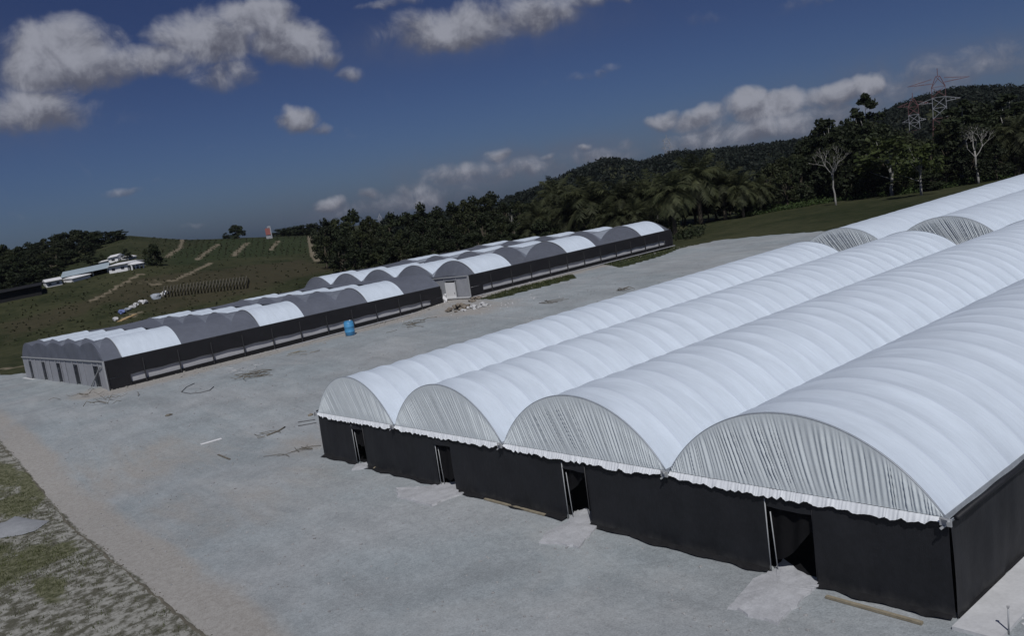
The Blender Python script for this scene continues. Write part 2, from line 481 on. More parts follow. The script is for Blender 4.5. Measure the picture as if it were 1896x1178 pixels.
# --- ground sheet: a polar grid about the camera's foot, fine where the photo looks
def make_ground():
    azs = np.concatenate([np.arange(-92, -14, .17), np.arange(-14, 268, 4.0)])
    rs = [3.0]
    while rs[-1] < 3200: rs.append(rs[-1]*1.0135 + .01)
    rs = np.array(rs)
    A, Rr = np.meshgrid(np.radians(azs), rs)
    X = CAM[0]+np.sin(A)*Rr; Y = CAM[1]+np.cos(A)*Rr
    Z = Tz(X, Y)
    nr, na = X.shape
    yard = [(-152, -15.6), (-34.8, -14.3), (-17, -13.9), (1.6, -13.8), (18.4, -13.5), (70, -20), (110, -20), (110, 70)]
    far = xy((1530, 428), (1420, 436), (1330, 445), (1262, 459))
    yard += [(20, 84)] + far + [(-53.4, 91), (-93, 95), (-97, 38), (-95, 6)] + xy((60, 690), (0, 696)) + [(-170, 0)]
    sd = poly_sd(yard, X, Y)
    # grass strips beside the far house
    g1 = poly_sd(xy((884, 556), (960, 532), (1060, 507), (1068, 515), (1000, 533), (930, 552)), X, Y)
    g2 = poly_sd(xy((1112, 490), (1180, 473), (1246, 456), (1262, 459), (1225, 474), (1150, 496)), X, Y)
    strip = np.maximum(g1, g2)
    lnE = line_d([(-160, -15.6), (-34.8, -14.3), (-17, -13.9), (1.6, -13.8), (18.4, -13.5), (70, -20)], X, Y)
    lnH = np.minimum(line_d([H1['N'], H1['F']], X, Y), line_d([H2['N'], H2['F']], X, Y))
    lnT = line_d([(0, -2), (0, 45)], X, Y)
    dust = np.maximum(1.0-1.0*sstep(1.2, 3.6, lnE), .98*(1-sstep(1.8, 5.5, lnH)))
    dust = np.maximum(dust, .7*(1-sstep(1, 7, np.hypot(X+4, Y-2))))
    dust = np.maximum(dust, .55*(1-sstep(4, 11, np.hypot(X+13, Y+8))))
    dust = np.maximum(dust, .45*(1-sstep(4, 10, np.hypot(X-3, Y+8))))
    dust = np.maximum(dust, .8*(1-sstep(2, 9, np.hypot((X+40)*.7, Y-40))))
    gravel = sstep(-.5, .5, sd)*(1-sstep(-.3, .3, strip))
    # dirt tracks over the field
    tr = np.zeros_like(X)
    TR = [([(362, 441), (335, 459), (308, 477)], .8), ([(404, 452), (365, 481)], .9), ([(458, 449), (446, 460), (431, 475)], 1.0), ([(515, 446), (508, 455), (500, 464)], .9),
          ([(574, 437), (577, 456), (578, 468), (588, 484)], 1.0), ([(268, 506), (220, 530), (165, 560)], .9), ([(390, 487), (352, 506), (324, 519), (286, 527)], .8),
          ([(176, 456), (140, 470), (101, 491)], 1.5), ([(0, 684), (34, 680)], 1.0), ([(232, 590), (252, 580)], 1.2)]
    for P, w in TR:
        tr = np.maximum(tr, 1-sstep(w*.75, w*1.7, line_d(xy(*P), X, Y)))
    patch = sstep(-3, 2, poly_sd(xy((243, 526), (262, 518), (300, 515), (312, 519), (290, 527), (255, 530)), X, Y))
    tr = np.maximum(tr, .45*patch)
    brown = sstep(-8, 6, poly_sd(xy((0, 600), (130, 570), (190, 545), (240, 520), (300, 512), (380, 500), (560, 480), (620, 500), (440, 545), (300, 580), (200, 560), (140, 585), (0, 640)), X, Y))
    green = np.maximum(sstep(-5, 5, poly_sd(xy((300, 470), (420, 442), (590, 440), (575, 468), (430, 478), (330, 492)), X, Y)), sstep(-2, 2, strip))
    # grass patches on the near verge
    lob = [(30, 935, 4.0, 1.5), (60, 900, 5, 1.2), (-60, 930, 6, 2.5), (60, 1035, 3.4, 1.7), (120, 1020, 2.2, 1.0), (0, 1060, 3.5, 2.0), (-60, 1050, 6, 3), (10, 880, 5, 1.2), (95, 1090, 3, .8)]
    vg = np.zeros_like(X)
    for u, v, a, b in lob:
        c = at(u, v); vg = np.maximum(vg, np.exp(-(((X-c.x)/a)**2+((Y-c.y)/b)**2)*1.2))
    verge = ((Y < -13.0) & (sd < 0) & (X > -175)).astype(float)*sstep(0, 3, 300-Rr)
    verts = np.stack([X, Y, Z], -1).reshape(-1, 3)
    idx = np.arange(nr*na).reshape(nr, na)
    nxt = np.roll(idx, -1, axis=1)
    F = np.stack([idx[:-1], nxt[:-1], nxt[1:], idx[1:]], -1).reshape(-1, 4)[:, ::-1]
    att = dict(gravel=gravel, dust=dust, track=tr, brown=brown, green=green, verge=verge, vgrass=vg)
    att = {k: a.reshape(-1) for k, a in att.items()}
    cls = np.where(att['track'][F].mean(1) > .5, 2, np.where(att['gravel'][F].mean(1) > .5, 1, 0))
    for k, name in ((0, 'ground'), (1, 'gravel_yard'), (2, 'dirt_track')):
        f = F[cls == k]
        used = np.unique(f); remap = np.full(len(verts), -1); remap[used] = np.arange(len(used))
        me = bpy.data.meshes.new(name)
        me.vertices.add(len(used)); me.vertices.foreach_set('co', verts[used].astype(np.float32).reshape(-1))
        me.loops.add(f.size); me.loops.foreach_set('vertex_index', remap[f].astype(np.int32).reshape(-1))
        me.polygons.add(len(f)); me.polygons.foreach_set('loop_start', np.arange(0, f.size, 4, dtype=np.int32))
        me.update(calc_edges=True); me.validate()
        me.polygons.foreach_set('use_smooth', [True]*len(me.polygons))
        for kk, a in att.items():
            at_ = me.attributes.new(kk, 'FLOAT', 'POINT'); at_.data.foreach_set('value', a[used].astype(np.float32))
        me.materials.append(GROUND)
        o = bpy.data.objects.new(name, me); COL.objects.link(o)
        tag(o, kind='structure')

def ground_mat():
    def f(n, b, t):
        p = wpos(n)
        A = lambda k: (lambda a: a.outputs['Fac'])(n.new('ShaderNodeAttribute', attribute_name=k))
        big = n.noise(p, .09, 5, .6); mid = n.noise(p, .5, 5, .65); fine = n.noise(p, 4.0, 4, .7); grit = n.noise(p, 16.0, 3, .7)
        br = n.m('SUBTRACT', mid, .5)
        # gravel: blue grey chippings, dusty tan drifts
        gk = n.m('ADD', n.m('MULTIPLY', n.m('SUBTRACT', fine, .5), .55), n.m('MULTIPLY', n.m('SUBTRACT', grit, .5), .75))
        gcol = n.mix(n.ramp(big, .35, .7), rgb(.294, .326, .340), rgb(.322, .338, .346))
        gcol = n.vm('SCALE', gcol, scale=n.m('ADD', 1.0, gk))
        gcol = n.vm('SCALE', gcol, scale=n.ramp(mid, .3, .7, .93, 1.06))
        cloud = n.noise(p, .16, 4, .55, .8)
        gcol = n.vm('SCALE', gcol, scale=n.ramp(cloud, .36, .64, .93, 1.06))
        worn = n.noise(n.vm('MULTIPLY', p, (.06, .16, .1)), 1.0, 5, .62, 1.2)
        gcol = n.mix(n.m('MULTIPLY', n.ramp(worn, .50, .72), .42), gcol, n.vm('SCALE', rgb(.43, .44, .435)[:3], scale=n.m('ADD', 1.0, n.m('MULTIPLY', gk, .6))))
        lanes = n.noise(n.vm('MULTIPLY', p, (.10, 1.0, 1.0)), .9, 4, .6, .5)
        gcol = n.vm('SCALE', gcol, scale=n.ramp(lanes, .35, .65, .955, 1.04))
        streaks = n.noise(n.vm('MULTIPLY', p, (.25, 1.0, 1.0)), .35, 5, .65, .6)
        df = n.m('ADD', n.m('MULTIPLY', A('dust'), 1.0), n.m('MULTIPLY', n.m('SUBTRACT', streaks, .5), 1.5))
        dcol = n.mix(n.ramp(fine, .3, .7), rgb(.300, .278, .252), rgb(.372, .352, .324))
        dcol = n.vm('SCALE', dcol, scale=n.m('ADD', 1.0, n.m('MULTIPLY', n.m('SUBTRACT', grit, .5), .5)))
        gcol = n.mix(n.m('MULTIPLY', n.ramp(df, .22, .95), .85), gcol, dcol)
        # scattered pale and dark specks of chippings and litter
        vo = n.new('ShaderNodeTexVoronoi'); n.put(vo.inputs['Vector'], p); vo.inputs['Scale'].default_value = 1.6
        spk = n.m('MULTIPLY', n.ramp(vo.outputs['Distance'], .05, .10, 1, 0), n.ramp(fine, .52, .6))
        gcol = n.mix(n.m('MULTIPLY', spk, .55), gcol, n.mix(n.ramp(mid, .49, .51), rgb(.10, .09, .08), rgb(.5, .5, .5)))
        # field: dry olive grass, green crop, brown bare earth, fine rows
        rows = n.new('ShaderNodeTexWave'); n.put(rows.inputs['Vector'], n.vm('MULTIPLY', p, (.5, 1.0, 0.0)))
        rows.inputs['Scale'].default_value = .16; rows.inputs['Distortion'].default_value = 1.5; rows.inputs['Detail'].default_value = 2
        fb = n.noise(p, .035, 6, .65)
        fcol = n.mix(n.ramp(n.m('ADD', n.m('MULTIPLY', fb, .6), n.m('MULTIPLY', mid, .4)), .38, .62), rgb(.024, .031, .013), rgb(.058, .060, .030))
        fcol = n.mix(n.m('MULTIPLY', A('green'), .85), fcol, n.mix(n.ramp(rows.outputs['Fac'], .3, .8), rgb(.022, .034, .014), rgb(.046, .058, .026)))
        bf = n.ramp(n.m('ADD', A('brown'), n.m('MULTIPLY', n.m('SUBTRACT', fb, .5), 2.2)), .3, .9)
        fcol = n.mix(n.m('MULTIPLY', bf, .8), fcol, n.mix(mid, rgb(.040, .037, .021), rgb(.075, .064, .040)))
        fcol = n.vm('SCALE', fcol, scale=n.ramp(fine, .3, .7, .75, 1.2, False))
        # near verge: pale trampled soil with thin grass
        soil = n.mix(n.ramp(n.noise(p, 1.6, 6, .7), .42, .6), rgb(.105, .102, .078), rgb(.33, .325, .295))
        soil = n.vm('SCALE', soil, scale=n.m('ADD', .95, n.m('MULTIPLY', n.m('SUBTRACT', grit, .5), .8)))
        gf = n.ramp(n.m('ADD', A('vgrass'), n.m('MULTIPLY', n.m('SUBTRACT', n.noise(p, 1.1, 5, .7), .5), 1.4)), .35, .7)
        soil = n.mix(gf, soil, n.mix(n.ramp(fine, .35, .65), rgb(.065, .070, .036), rgb(.165, .165, .105)))
        fcol = n.mix(A('verge'), fcol, soil)
        # tracks
        tcol = n.mix(mid, rgb(.14, .115, .078), rgb(.26, .225, .165))
        tf = n.ramp(n.m('ADD', A('track'), n.m('MULTIPLY', br, 1.5)), .3, 1.0)
        gmix = n.ramp(n.m('ADD', A('gravel'), n.m('MULTIPLY', br, .9)), .38, .62)
        col = n.mix(gmix, fcol, gcol)
        col = n.mix(n.m('MULTIPLY', tf, .9), col, tcol)
        n.put(b.inputs['Base Color'], col)
        bump(n, b, n.m('ADD', n.m('MULTIPLY', fine, .6), n.m('MULTIPLY', grit, .5)), .5, .05)
    return mat('ground_cover', f, .95, .1)
GROUND = ground_mat()
make_ground()

# ------------------------------------------------------------------ white tunnel greenhouses
SPAN, EAVE, RISE = 9.6, 2.826, 2.418
GUT = .11                                   # half width of a valley gutter
RADIUS = ((SPAN/2-GUT)**2+RISE**2)/(2*RISE)
def arch(t, half, rise):
    """t in -1..1 across the span: (x offset, height) on a circular arc"""
    r = (half*half+rise*rise)/(2*rise); a = math.asin(half/r)*t
    return r*math.sin(a), r*math.cos(a)-(r-rise)
LIFT = 0.0
def gp(x, y, h=0.0): return Vector((x, y, float(plane_z(x, y))+h+LIFT))
def gt(x, y, h=0.0): return Vector((x, y, T(x, y)+h))

def vault(x0, y0, y1, bay, sag, seed):
    rnd = random.Random(seed)
    nb = max(1, round((y1-y0)/bay)); per = 8
    amp = [sag*rnd.uniform(.65, 1.35) for _ in range(nb)]
    tw = [rnd.uniform(-.012, .012) for _ in range(nb+1)]
    half = SPAN/2-GUT
    mb = MB()
    def fn(u, v):
        y = y0+(y1-y0)*v
        k = min(int(v*nb), nb-1); f = v*nb-k
        t = -1+2*u
        dx, dz = arch(t, half, RISE)
        w = amp[k]*max(0, math.sin(math.pi*f))**.7*(1-.35*t*t)
        rdl = 1 - w/5.7
        z0 = dz
        fold = .02*math.sin(9*t+k*1.7)*math.sin(math.pi*f)
        cx, cz = dx, dz-(RISE-RADIUS)
        ln = math.hypot(cx, cz)
        s = 1-(w+fold)/ln
        s += (tw[k]*(1-f)+tw[k+1]*f)/ln
        return gp(x0+SPAN/2+cx*s, y, EAVE+cz*s+(RISE-RADIUS))
    fs = [.022, .08, .2, .35, .5, .65, .8, .92, .978]
    vs = [0.0]
    for k in range(nb): vs += [(k+f)/nb for f in fs]
    vs.append(1.0)
    V = [fn(i/40, v) for v in vs for i in range(41)]
    F = [(j*41+i, j*41+i+1, (j+1)*41+i+1, (j+1)*41+i) for j in range(len(vs)-1) for i in range(40)]
    mb.add(V, F, True)
    mb.hoop = [1 if (vs[j]*nb) % 1 > .97 or (vs[j+1]*nb) % 1 < .03 else 0 for j in range(len(vs)-1) for i in range(40)]
    return mb

def gable(x0, y, front, seed, pleats=74, amp=.5, lean_=.2):
    """gathered film closing an arch, and its flared hem"""
    rnd = random.Random(seed)
    half = SPAN/2-GUT
    N = 420
    ph = np.cumsum([rnd.uniform(.45, 1.9) for _ in range(pleats*2+3)])
    ph = (ph-ph[0])/(ph[-3]-ph[0])
    key = [rnd.uniform(.02, .10)*(1 if i % 2 else -1) for i in range(len(ph))]
    lean = lean_
    big = [rnd.uniform(-.05, .05) for _ in range(9)]
    s = -1 if front else 1
    def depth(t, h):
        tt = (t+1)/2 + lean*(1-.35*t)*h/9.4 + .012*math.sin(5*t+h)
        return float(np.interp(tt, ph, key)) + float(np.interp((t+1)/2, np.linspace(0, 1, 9), big))
    mb = MB()
    def fn(u, v):
        t = -1+2*u
        dx, dz = arch(t, half, RISE)
        h = dz*v
        k = min(1, (1-v)*4)*min(1, .35+v*3)
        return gp(x0+SPAN/2+dx, y+s*(.03+amp*depth(t, h)*k), EAVE+h)
    mb.grid(fn, N if front else 160, 34 if front else 8)
    hem = MB()
    low = [rnd.uniform(.16, .30) for _ in range(61)]
    def fh(u, v):
        t = -1+2*u; x = t*half
        L = float(np.interp(u, np.linspace(0, 1, 61), low))*min(1, .35+8*u, .35+8*(1-u))
        d = .35*depth(t, 0)*.35
        return gp(x0+SPAN/2+x, y+s*(.03+d+.11*v+.8*max(0, d)*v), EAVE-.012-L*v)
    hem.grid(fh, N, 4)
    return mb, hem

def panel(x0, x1, y, z1, seed, s=-1, axis='x', z0=0.0):
    """hanging black cloth between two points along x (or y), a little baggy"""
    rnd = random.Random(seed); a, b, c = rnd.uniform(0, 6), rnd.uniform(0, 6), rnd.uniform(.6, 1.2)
    mb = MB()
    nu = max(8, int(abs(x1-x0)/.15))
    def fn(u, v):
        x = x0+(x1-x0)*u
        w = .05*math.sin(x*1.3*c+a)*math.sin(math.pi*v)+.03*math.sin(x*3.1+b+v*2)*(1-v*.6)+.012*math.sin(x*8.3+a-v*3)*(1-v)**.5 + .015*math.sin(math.pi*v)
        w += .05*(1-v)**3*(.5+.5*math.sin(x*.8+b))
        if axis == 'x': X, Y = x, y+s*(w+.02)
        else: X, Y = y+s*(w+.02), x
        lo_ = T(X, Y)+.01 if z0 == 0 else float(plane_z(X, Y))+z0
        return Vector((X, Y, lo_+(float(plane_z(X, Y))+z1+LIFT-lo_)*v))
    return mb.grid(fn, nu, 14)

def dusty(o):
    nv = 14; m_ = len(o.data.vertices)//(nv+1)
    a = o.data.attributes.new('dusty', 'FLOAT', 'POINT')
    a.data.foreach_set('value', np.repeat([max(0.0, 1-j/3.2) for j in range(nv+1)], m_).astype(np.float32))
    return o
def skirt(x0, x1, y, seed, s=-1, axis='x'):
    rnd = random.Random(seed)
    nu = max(6, int(abs(x1-x0)/.12)); L = [rnd.uniform(.10, .38) for _ in range(nu//6+2)]
    zz = [rnd.uniform(.012, .07) for _ in range(nu+1)]
    mb = MB()
    def fn(u, v):
        x = x0+(x1-x0)*u
        l = float(np.interp(u, np.linspace(0, 1, len(L)), L))
        i = int(round(u*nu))
        d = s*(.05+l*v); h = .10*(1-v)**2 + zz[i]*min(1, v*3) + .008
        if axis == 'x': return gt(x, y+d, h)
        return gt(y+d, x, h)
    return mb.grid(fn, nu, 5)

DOORS = [(4.39, 5.80), (13.43, 14.88), (23.05, 24.46), (32.72, 34.42)]
def greenhouse(name, label, y0, y1, bay, sag, doors, seed):
    root = empty(name, gp(0, y0), label, 'greenhouse')
    for k in range(4):
        x0 = k*SPAN
        vb = vault(x0, y0, y1, bay, sag, seed+k)
        ro = vb.build('roof_film', [FILM, FILMH], root)
        ro.data.polygons.foreach_set('material_index', vb.hoop)
        for fr, y in ((True, y0), (False, y1)):
            g, h = gable(x0, y, fr, seed+10*k+fr, (60, 66, 78, 74)[k] if doors else 90, (.30, .36, .44, .46)[k] if doors else .6, (.55, .5, .4, .2)[k] if fr else 0)
            gab = g.build('gable_curtain', GABLE, root)
            h.build('hem', HEM, gab)
            hp = MB(); hp.tube([gp(x0+SPAN/2+arch(t, SPAN/2-GUT, RISE+.015)[0], y, EAVE+arch(t, SPAN/2-GUT, RISE+.015)[1]) for t in np.linspace(-1, 1, 41)], .032, 6)
            hp.build('gable_hoop', GUTTER, root)
    for k in range(5):
        x = k*SPAN
        ya, yb = y0-.14, y1+.14
        mb = MB()
        # open channel gutter with a folded, ragged end
        pr = [(-GUT-.02, .01), (-GUT, .02), (-.07, -.11), (.07, -.11), (GUT, .02), (GUT+.02, .01)]
        V = []; F = []
        ys = np.linspace(ya, yb, 12)
        for y in ys:
            for (a, b) in pr: V.append(gp(x+a, y, EAVE+b))
        for i in range(11):
            for j in range(5): F.append((i*6+j, i*6+j+1, (i+1)*6+j+1, (i+1)*6+j))
        mb.add(V, F)
        g = mb.build('gutter', GUTTER, root)
        e = MB(); rnd = random.Random(seed+k+50)
        e.box(gp(x, ya-.05, EAVE-.06), (.30, .05, .20))
        e.bar(gp(x-.12, ya-.02, EAVE-.02), gp(x+.16, ya-.22, EAVE+.06), .07, .05)
        e.bar(gp(x+.02, ya-.02, EAVE-.12), gp(x-.10, ya-.16, EAVE-.22), .06, .04)
        e.build('gutter_end', STEEL, g)
    # front wall
    edges = [0.0]
    for a, b in DOORS: edges += [a, b]
    edges.append(4*SPAN)
    for i in range(0, len(edges), 2):
        a, b = edges[i], edges[i+1]
        w = dusty(panel(a, b, y0, EAVE-.02, seed+i).build('wall_cloth', BLACK, root))
        skirt(a+.02, b-.02, y0, seed+i+3).build('skirt', SKIRT, w)
    for i, (a, b) in enumerate(DOORS):
        for x in (a+.03, b-.03):
            p = MB(); p.tube([gt(x, y0-.03, 0), gp(x+.01, y0-.03, 2.45)], .02, 6); p.build('door_post', STEEL if x < b-.5 else DSTEEL, root)
        hd = panel(a, b, y0-.005, EAVE-.02, seed+70+i, z0=2.18).build('door_header', BLACK, root)
        # rolled or half-drawn curtain inside the door
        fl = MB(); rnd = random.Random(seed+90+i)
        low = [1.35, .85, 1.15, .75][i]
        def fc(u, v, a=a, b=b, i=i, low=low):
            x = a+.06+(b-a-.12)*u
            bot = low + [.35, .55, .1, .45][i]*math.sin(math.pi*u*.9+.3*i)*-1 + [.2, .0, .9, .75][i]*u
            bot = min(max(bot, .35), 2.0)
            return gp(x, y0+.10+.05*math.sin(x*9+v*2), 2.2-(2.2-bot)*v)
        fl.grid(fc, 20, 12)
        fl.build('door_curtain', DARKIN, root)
        rp = MB(); rp.tube([gt(a+.22, y0+.06, .0), gp(a+.15, y0+.05, 2.0)], .018, 6); rp.build('door_stay', STEEL, root)
    # back wall and the two long sides
    panel(0, 4*SPAN, y1, EAVE-.02, seed+33, s=1).build('wall_cloth', BLACK, root)
    for x, s in ((0, -1), (4*SPAN, 1)):
        w = dusty(panel(y0, y1, x, EAVE-.02, seed+40+s, s=s, axis='y').build('wall_cloth', BLACK, root))
        skirt(y0+.02, y1, x, seed+44+s, s=s*.55, axis='y').build('skirt', SKIRT, w)
        c = MB(); c.tube([gp(x+s*.19, y, EAVE+.02) for y in np.linspace(y0, y1, 12)], .075, 7); c.build('eave_roll', BLACK, root)
    # near-black floor and dark posts inside, seen only through the doors
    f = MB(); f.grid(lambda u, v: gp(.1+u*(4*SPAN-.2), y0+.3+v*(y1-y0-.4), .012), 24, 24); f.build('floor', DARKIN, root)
    for i in range(3):
        x = (i+1)*SPAN
        for y in np.arange(y0+3, y1, 6.0):
            p = MB(); p.tube([gp(x, y, 0), gp(x, y, EAVE-.1)], .04, 6); p.build('inner_post', DSTEEL, root)
    return root

greenhouse('tunnel_greenhouse', 'nearer white tunnel greenhouse of joined vaults, black cloth walls and doorways facing the gravel yard', 0.0, 46.3, 1.35, .060, True, 100)
LIFT = .25
greenhouse('tunnel_greenhouse', 'farther white tunnel greenhouse, smoother roofs rising beyond the back end of the nearer one', 52.46, 125.0, 1.9, .028, False, 300)

LIFT = 0.0
# ------------------------------------------------------------------ grey net houses
def net_house(name, label, P, seed, brace):
    N = np.array(P['N']); Fv = np.array(P['F'])-N; Lv = np.array(P['L'])-N
    rows = 5
    rnd = random.Random(seed)
    flr = lambda a, b: P['zn'] + a*(P['zf']-P['zn']) + b*(P['zl']-P['zn'])
    eav = lambda a, b: P['en'] + a*(P['ef']-P['en']) + b*(P['el']-P['en'])
    def pt(a, b, c=0.0, up=0.0, out=0.0):
        """a along the long side, b across, c as a share of the eave height, up in metres, out away from the yard side"""
        q = N + a*Fv + b*Lv - out*Lv/np.linalg.norm(Lv)
        return Vector((q[0], q[1], flr(a, b) + c*eav(a, b) + up))
    Llen = float(np.linalg.norm(Fv)); Wlen = float(np.linalg.norm(Lv))
    root = empty(name, pt(0, 0), label, 'greenhouse')
    def archpt(a, r, t, k=1.0):
        dx, dz = arch(t, .5, .25)                   # unit arch: width 1, rise .25 scaled below
        return pt(a, (r+.5+dx*.985)/rows, 1.0, P['rise']*k*dz/.25)
    # floor, kerb
    MB().grid(lambda u, v: pt(.004+u*.992, .006+v*.988, 0, .03), 20, 10).build('floor', FLOORM, root)
    # roof vaults, their two net ends
    for (a0, a1) in P['secs']:
        for r in range(rows):
            nb = 4
            def fv(u, v, a0=a0, a1=a1, r=r):
                f = (v*nb) % 1.0
                k = 1-.012*math.sin(math.pi*f)
                return archpt(a0+(a1-a0)*v, r, -1+2*u, k)
            ro = MB().grid(fv, 22, 24).build('roof_film', FILM, root)
            for aa, sg in ((a0, -1), (a1, 1)):
                ph = rnd.uniform(0, 6)
                def fg(u, v, aa=aa, r=r, sg=sg, ph=ph):
                    p = archpt(aa, r, -1+2*u)
                    q = archpt(aa, r, -1+2*u, 0)
                    w = q.lerp(p, v)
                    d = (.05*math.sin(u*14+ph)*math.sin(math.pi*v)+.02)*sg/Llen
                    return w + Vector((Fv[0]*d, Fv[1]*d, 0))
                MB().grid(fg, 26, 6).build('gable_net', NET, root)
            MB().tube([archpt(a0, r, t, 1.01) for t in np.linspace(-1, 1, 23)], .035, 5).build('hoop', STEEL, root)
    # nets stretched over the gaps, from the arches of one vault to those of the next
    def drape(a, b, k, droop):
        r = min(b*rows, rows-1e-6); f = r-int(r); za = arch(2*f-1, .5, .25)[1]/.25
        outer = (int(r) == 0 and f < .5) or (int(r) == rows-1 and f > .5)
        z = za if outer else 1-droop*(1-za)
        # the arch sheet is laid out by its own angle, so the ends meet the vaults
        return pt(a, b, 1.0, P['rise']*k*z+.03)
    cuts = [0.0] + [x for s in P['secs'] for x in s] + [1.0]
    for i in range(0, len(cuts), 2):
        a0, a1 = cuts[i], cuts[i+1]
        first, last = i == 0, i == len(cuts)-2
        if last and P is H2: break
        def fr(u, v, a0=a0, a1=a1, first=first):
            if first and P is H2: k, dr = .12+.84*u, .75
            elif first: k, dr = .93+.04*u, .22
            else: k, dr = .95-.08*math.sin(math.pi*u), (.07 if P is H1 else .2)
            return drape(a0+(a1-a0)*u, v, k, dr)
        MB().grid(fr, 14, 100).build('roof_net', NETTOP if P is H1 else NET, root)
        if first or last:
            ae = 0 if first else 1
            k0 = (.12, .75) if P is H2 else (.93, .22) if first else (.95, .07)
            def fe(u, v, ae=ae, k0=k0):
                p = drape(ae, u, k0[0], k0[1]); q = pt(ae, u, 1.0)
                w = q.lerp(p, v); d = (.05*math.sin(u*60)+.04*math.sin(u*23+1))*math.sin(math.pi*v)*(-1 if ae == 0 else 1)/Llen
                return w+Vector((Fv[0]*d, Fv[1]*d, 0))
            MB().grid(fe, 100, 5).build('end_net', NETTOP if P is H1 else NET, root)
    # quarter dome of net closing the far end of the roofs
    if P is H2:
        a1 = P['secs'][-1][1]
        for r in range(rows):
            MB().grid(lambda u, v, r=r: archpt(a1+.001+(1-a1)*v, r, -1+2*u, math.sqrt(max(0, 1-.98*v*v))), 18, 8).build('end_net', NET, root)
    # long side facing the yard: black strip, solid end pieces, posts, ground skirt
    lo = .44
    WHITEC = FLOORM
    def side_sheet(a0, a1, c0, c1, out, wob=.03, nz=8):
        return MB().grid(lambda u, v: pt(a0+(a1-a0)*u, 0, c0+(c1-c0)*v + (.0 if v > 0 else .012*math.sin((a0+(a1-a0)*u)*90)), 0, out+wob*math.sin((a0+(a1-a0)*u)*70+v*3)*math.sin(math.pi*v)), max(6, int((a1-a0)*120)), nz)
    side_sheet(0, 1, lo, 1.0, .05).build('shade_strip', BLACK2, root)
    for a0, a1 in ((0, .05), (.955, 1)):
        side_sheet(a0, a1, .0, lo-.004, .052).build('end_cloth', BLACK2, root)
    side_sheet(0, 1, .0, .19, .03, .02, 4).build('ground_cloth', SKIRT, root)
    nposts = 12
    for i in range(nposts+1):
        a = i/nposts
        p = MB(); p.bar(pt(a, 0, .0, 0, .10), pt(a, 0, .86, 0, .10), .15, .10); p.build('post', DSTEEL, root)
    e = MB(); e.bar(pt(0, 0, 1.0, .04, .03), pt(1, 0, 1.0, .04, .03), .07, .07); e.build('eave_beam', DSTEEL, root)
    # low inner wall of white ground cover seen below the strip
    MB().grid(lambda u, v: pt(.045+.91*u, .0035, .02+.50*v, 0, .02*math.sin(u*80)), 60, 3).build('bench_cover', FLOORM, root)
    # other long side and far end in grey net
    MB().grid(lambda u, v: pt(u, 1, v, 0, -.05), 20, 4).build('side_net', NETWALL, root)
    MB().grid(lambda u, v: pt(1, u, v), 20, 4).build('end_wall_net', NETWALL, root)
    # near end wall, a net with one opening per bay
    for r in range(rows):
        b0, b1 = r/rows, (r+1)/rows
        o0, o1 = b0+.28/rows, b0+.56/rows
        mk = lambda ba, bb, ca, cb: MB().grid(lambda u, v: pt(0, ba+(bb-ba)*u, ca+(cb-ca)*v) + Vector((Fv[0], Fv[1], 0))*(-.03*math.sin(u*9+r)*math.sin(math.pi*v)/Llen), 8, 6)
        mk(b0, o0, 0, .98).build('end_wall_net', NETWALL, root)
        mk(o1, b1, 0, .98).build('end_wall_net', NETWALL, root)
        mk(o0, o1, .84, .98).build('door_header', NETWALL, root)
        for bb in (o0, o1, b0 if r else .004):
            p = MB(); p.bar(pt(-.0015, bb, 0), pt(-.0015, bb, .98), .07, .07); p.build('end_post', NPOST, root)
        d = MB(); d.grid(lambda u, v: pt(.004, o0+(o1-o0)*u, .80*v+.02), 4, 4); d.build('opening_shade', WINDK, root)  # dark sheet in the opening; the interior's shade is put into its colour
    if brace:
        d = MB(); d.bar(pt(-.003, .17, .06), pt(-.003, .03, .86), .10, .07); d.build('brace', STEEL, root)
    bm_ = MB(); bm_.bar(pt(-.002, 0, 1.0, .02), pt(-.002, 1, 1.0, .02), .13, .13); bm_.build('end_beam', STEEL, root)
    MB().bar(pt(-.008, -.004, 0, .05), pt(-.008, 1.004, 0, .05), .35, .16).build('kerb', CONC2, root)
    MB().bar(pt(-.004, 0, 0, 0, .16), pt(-.004, 0, 1.0, .02, .16), .16, .16).build('corner_post', STEEL, root)
    MB().bar(pt(.0, 0, 0, .02, .5), pt(1, 0, 0, .02, .5), .22, .10).build('side_kerb', CONC, root)
    return root, pt

h1, h1pt = net_house('net_house', 'nearer grey net house with white roof bands, black strip side and five open end bays', H1, 500, True)
h2, h2pt = net_house('net_house', 'farther grey net house with white roof bands, standing beyond the white door panel', H2, 600, False)

# ------------------------------------------------------------------ things on the yard
def at_on(u, v): return at(u, v)

def door_slab(u_list, label):
    P = [at(u, v) for u, v in u_list]
    c = sum(P, Vector())/len(P)
    mb = MB(); rnd = random.Random(len(label))
    # jittered outline, slab .06 thick, top slightly domed
    pts = []
    for i in range(len(P)):
        a, b = P[i], P[(i+1) % len(P)]
        for k in range(7):
            q = a.lerp(b, k/7); q = q + (c-q)*rnd.uniform(-.03, .06)
            pts.append(q)
    n_ = len(pts)
    top = [Vector((q.x, q.y, T(q.x, q.y)+.07+rnd.uniform(-.012, .012))) for q in pts]
    bot = [Vector((q.x, q.y, T(q.x, q.y)-.05)) + (q-c)*.03 for q in pts]
    inn = [q.lerp(Vector((c.x, c.y, T(c.x, c.y)+.10)), .45) for q in top]
    V = top+bot+inn+[Vector((c.x, c.y, T(c.x, c.y)+.105))]
    F = []
    for i in range(n_):
        j = (i+1) % n_
        F += [(n_+i, n_+j, j, i), (i, j, 2*n_+j, 2*n_+i), (2*n_+i, 2*n_+j, 3*n_)]
    mb.add(V, F, False)
    o = mb.build('doorway_slab', CONC, None)
    return tag(o, label, 'slab', 'concrete slabs at the greenhouse doors')
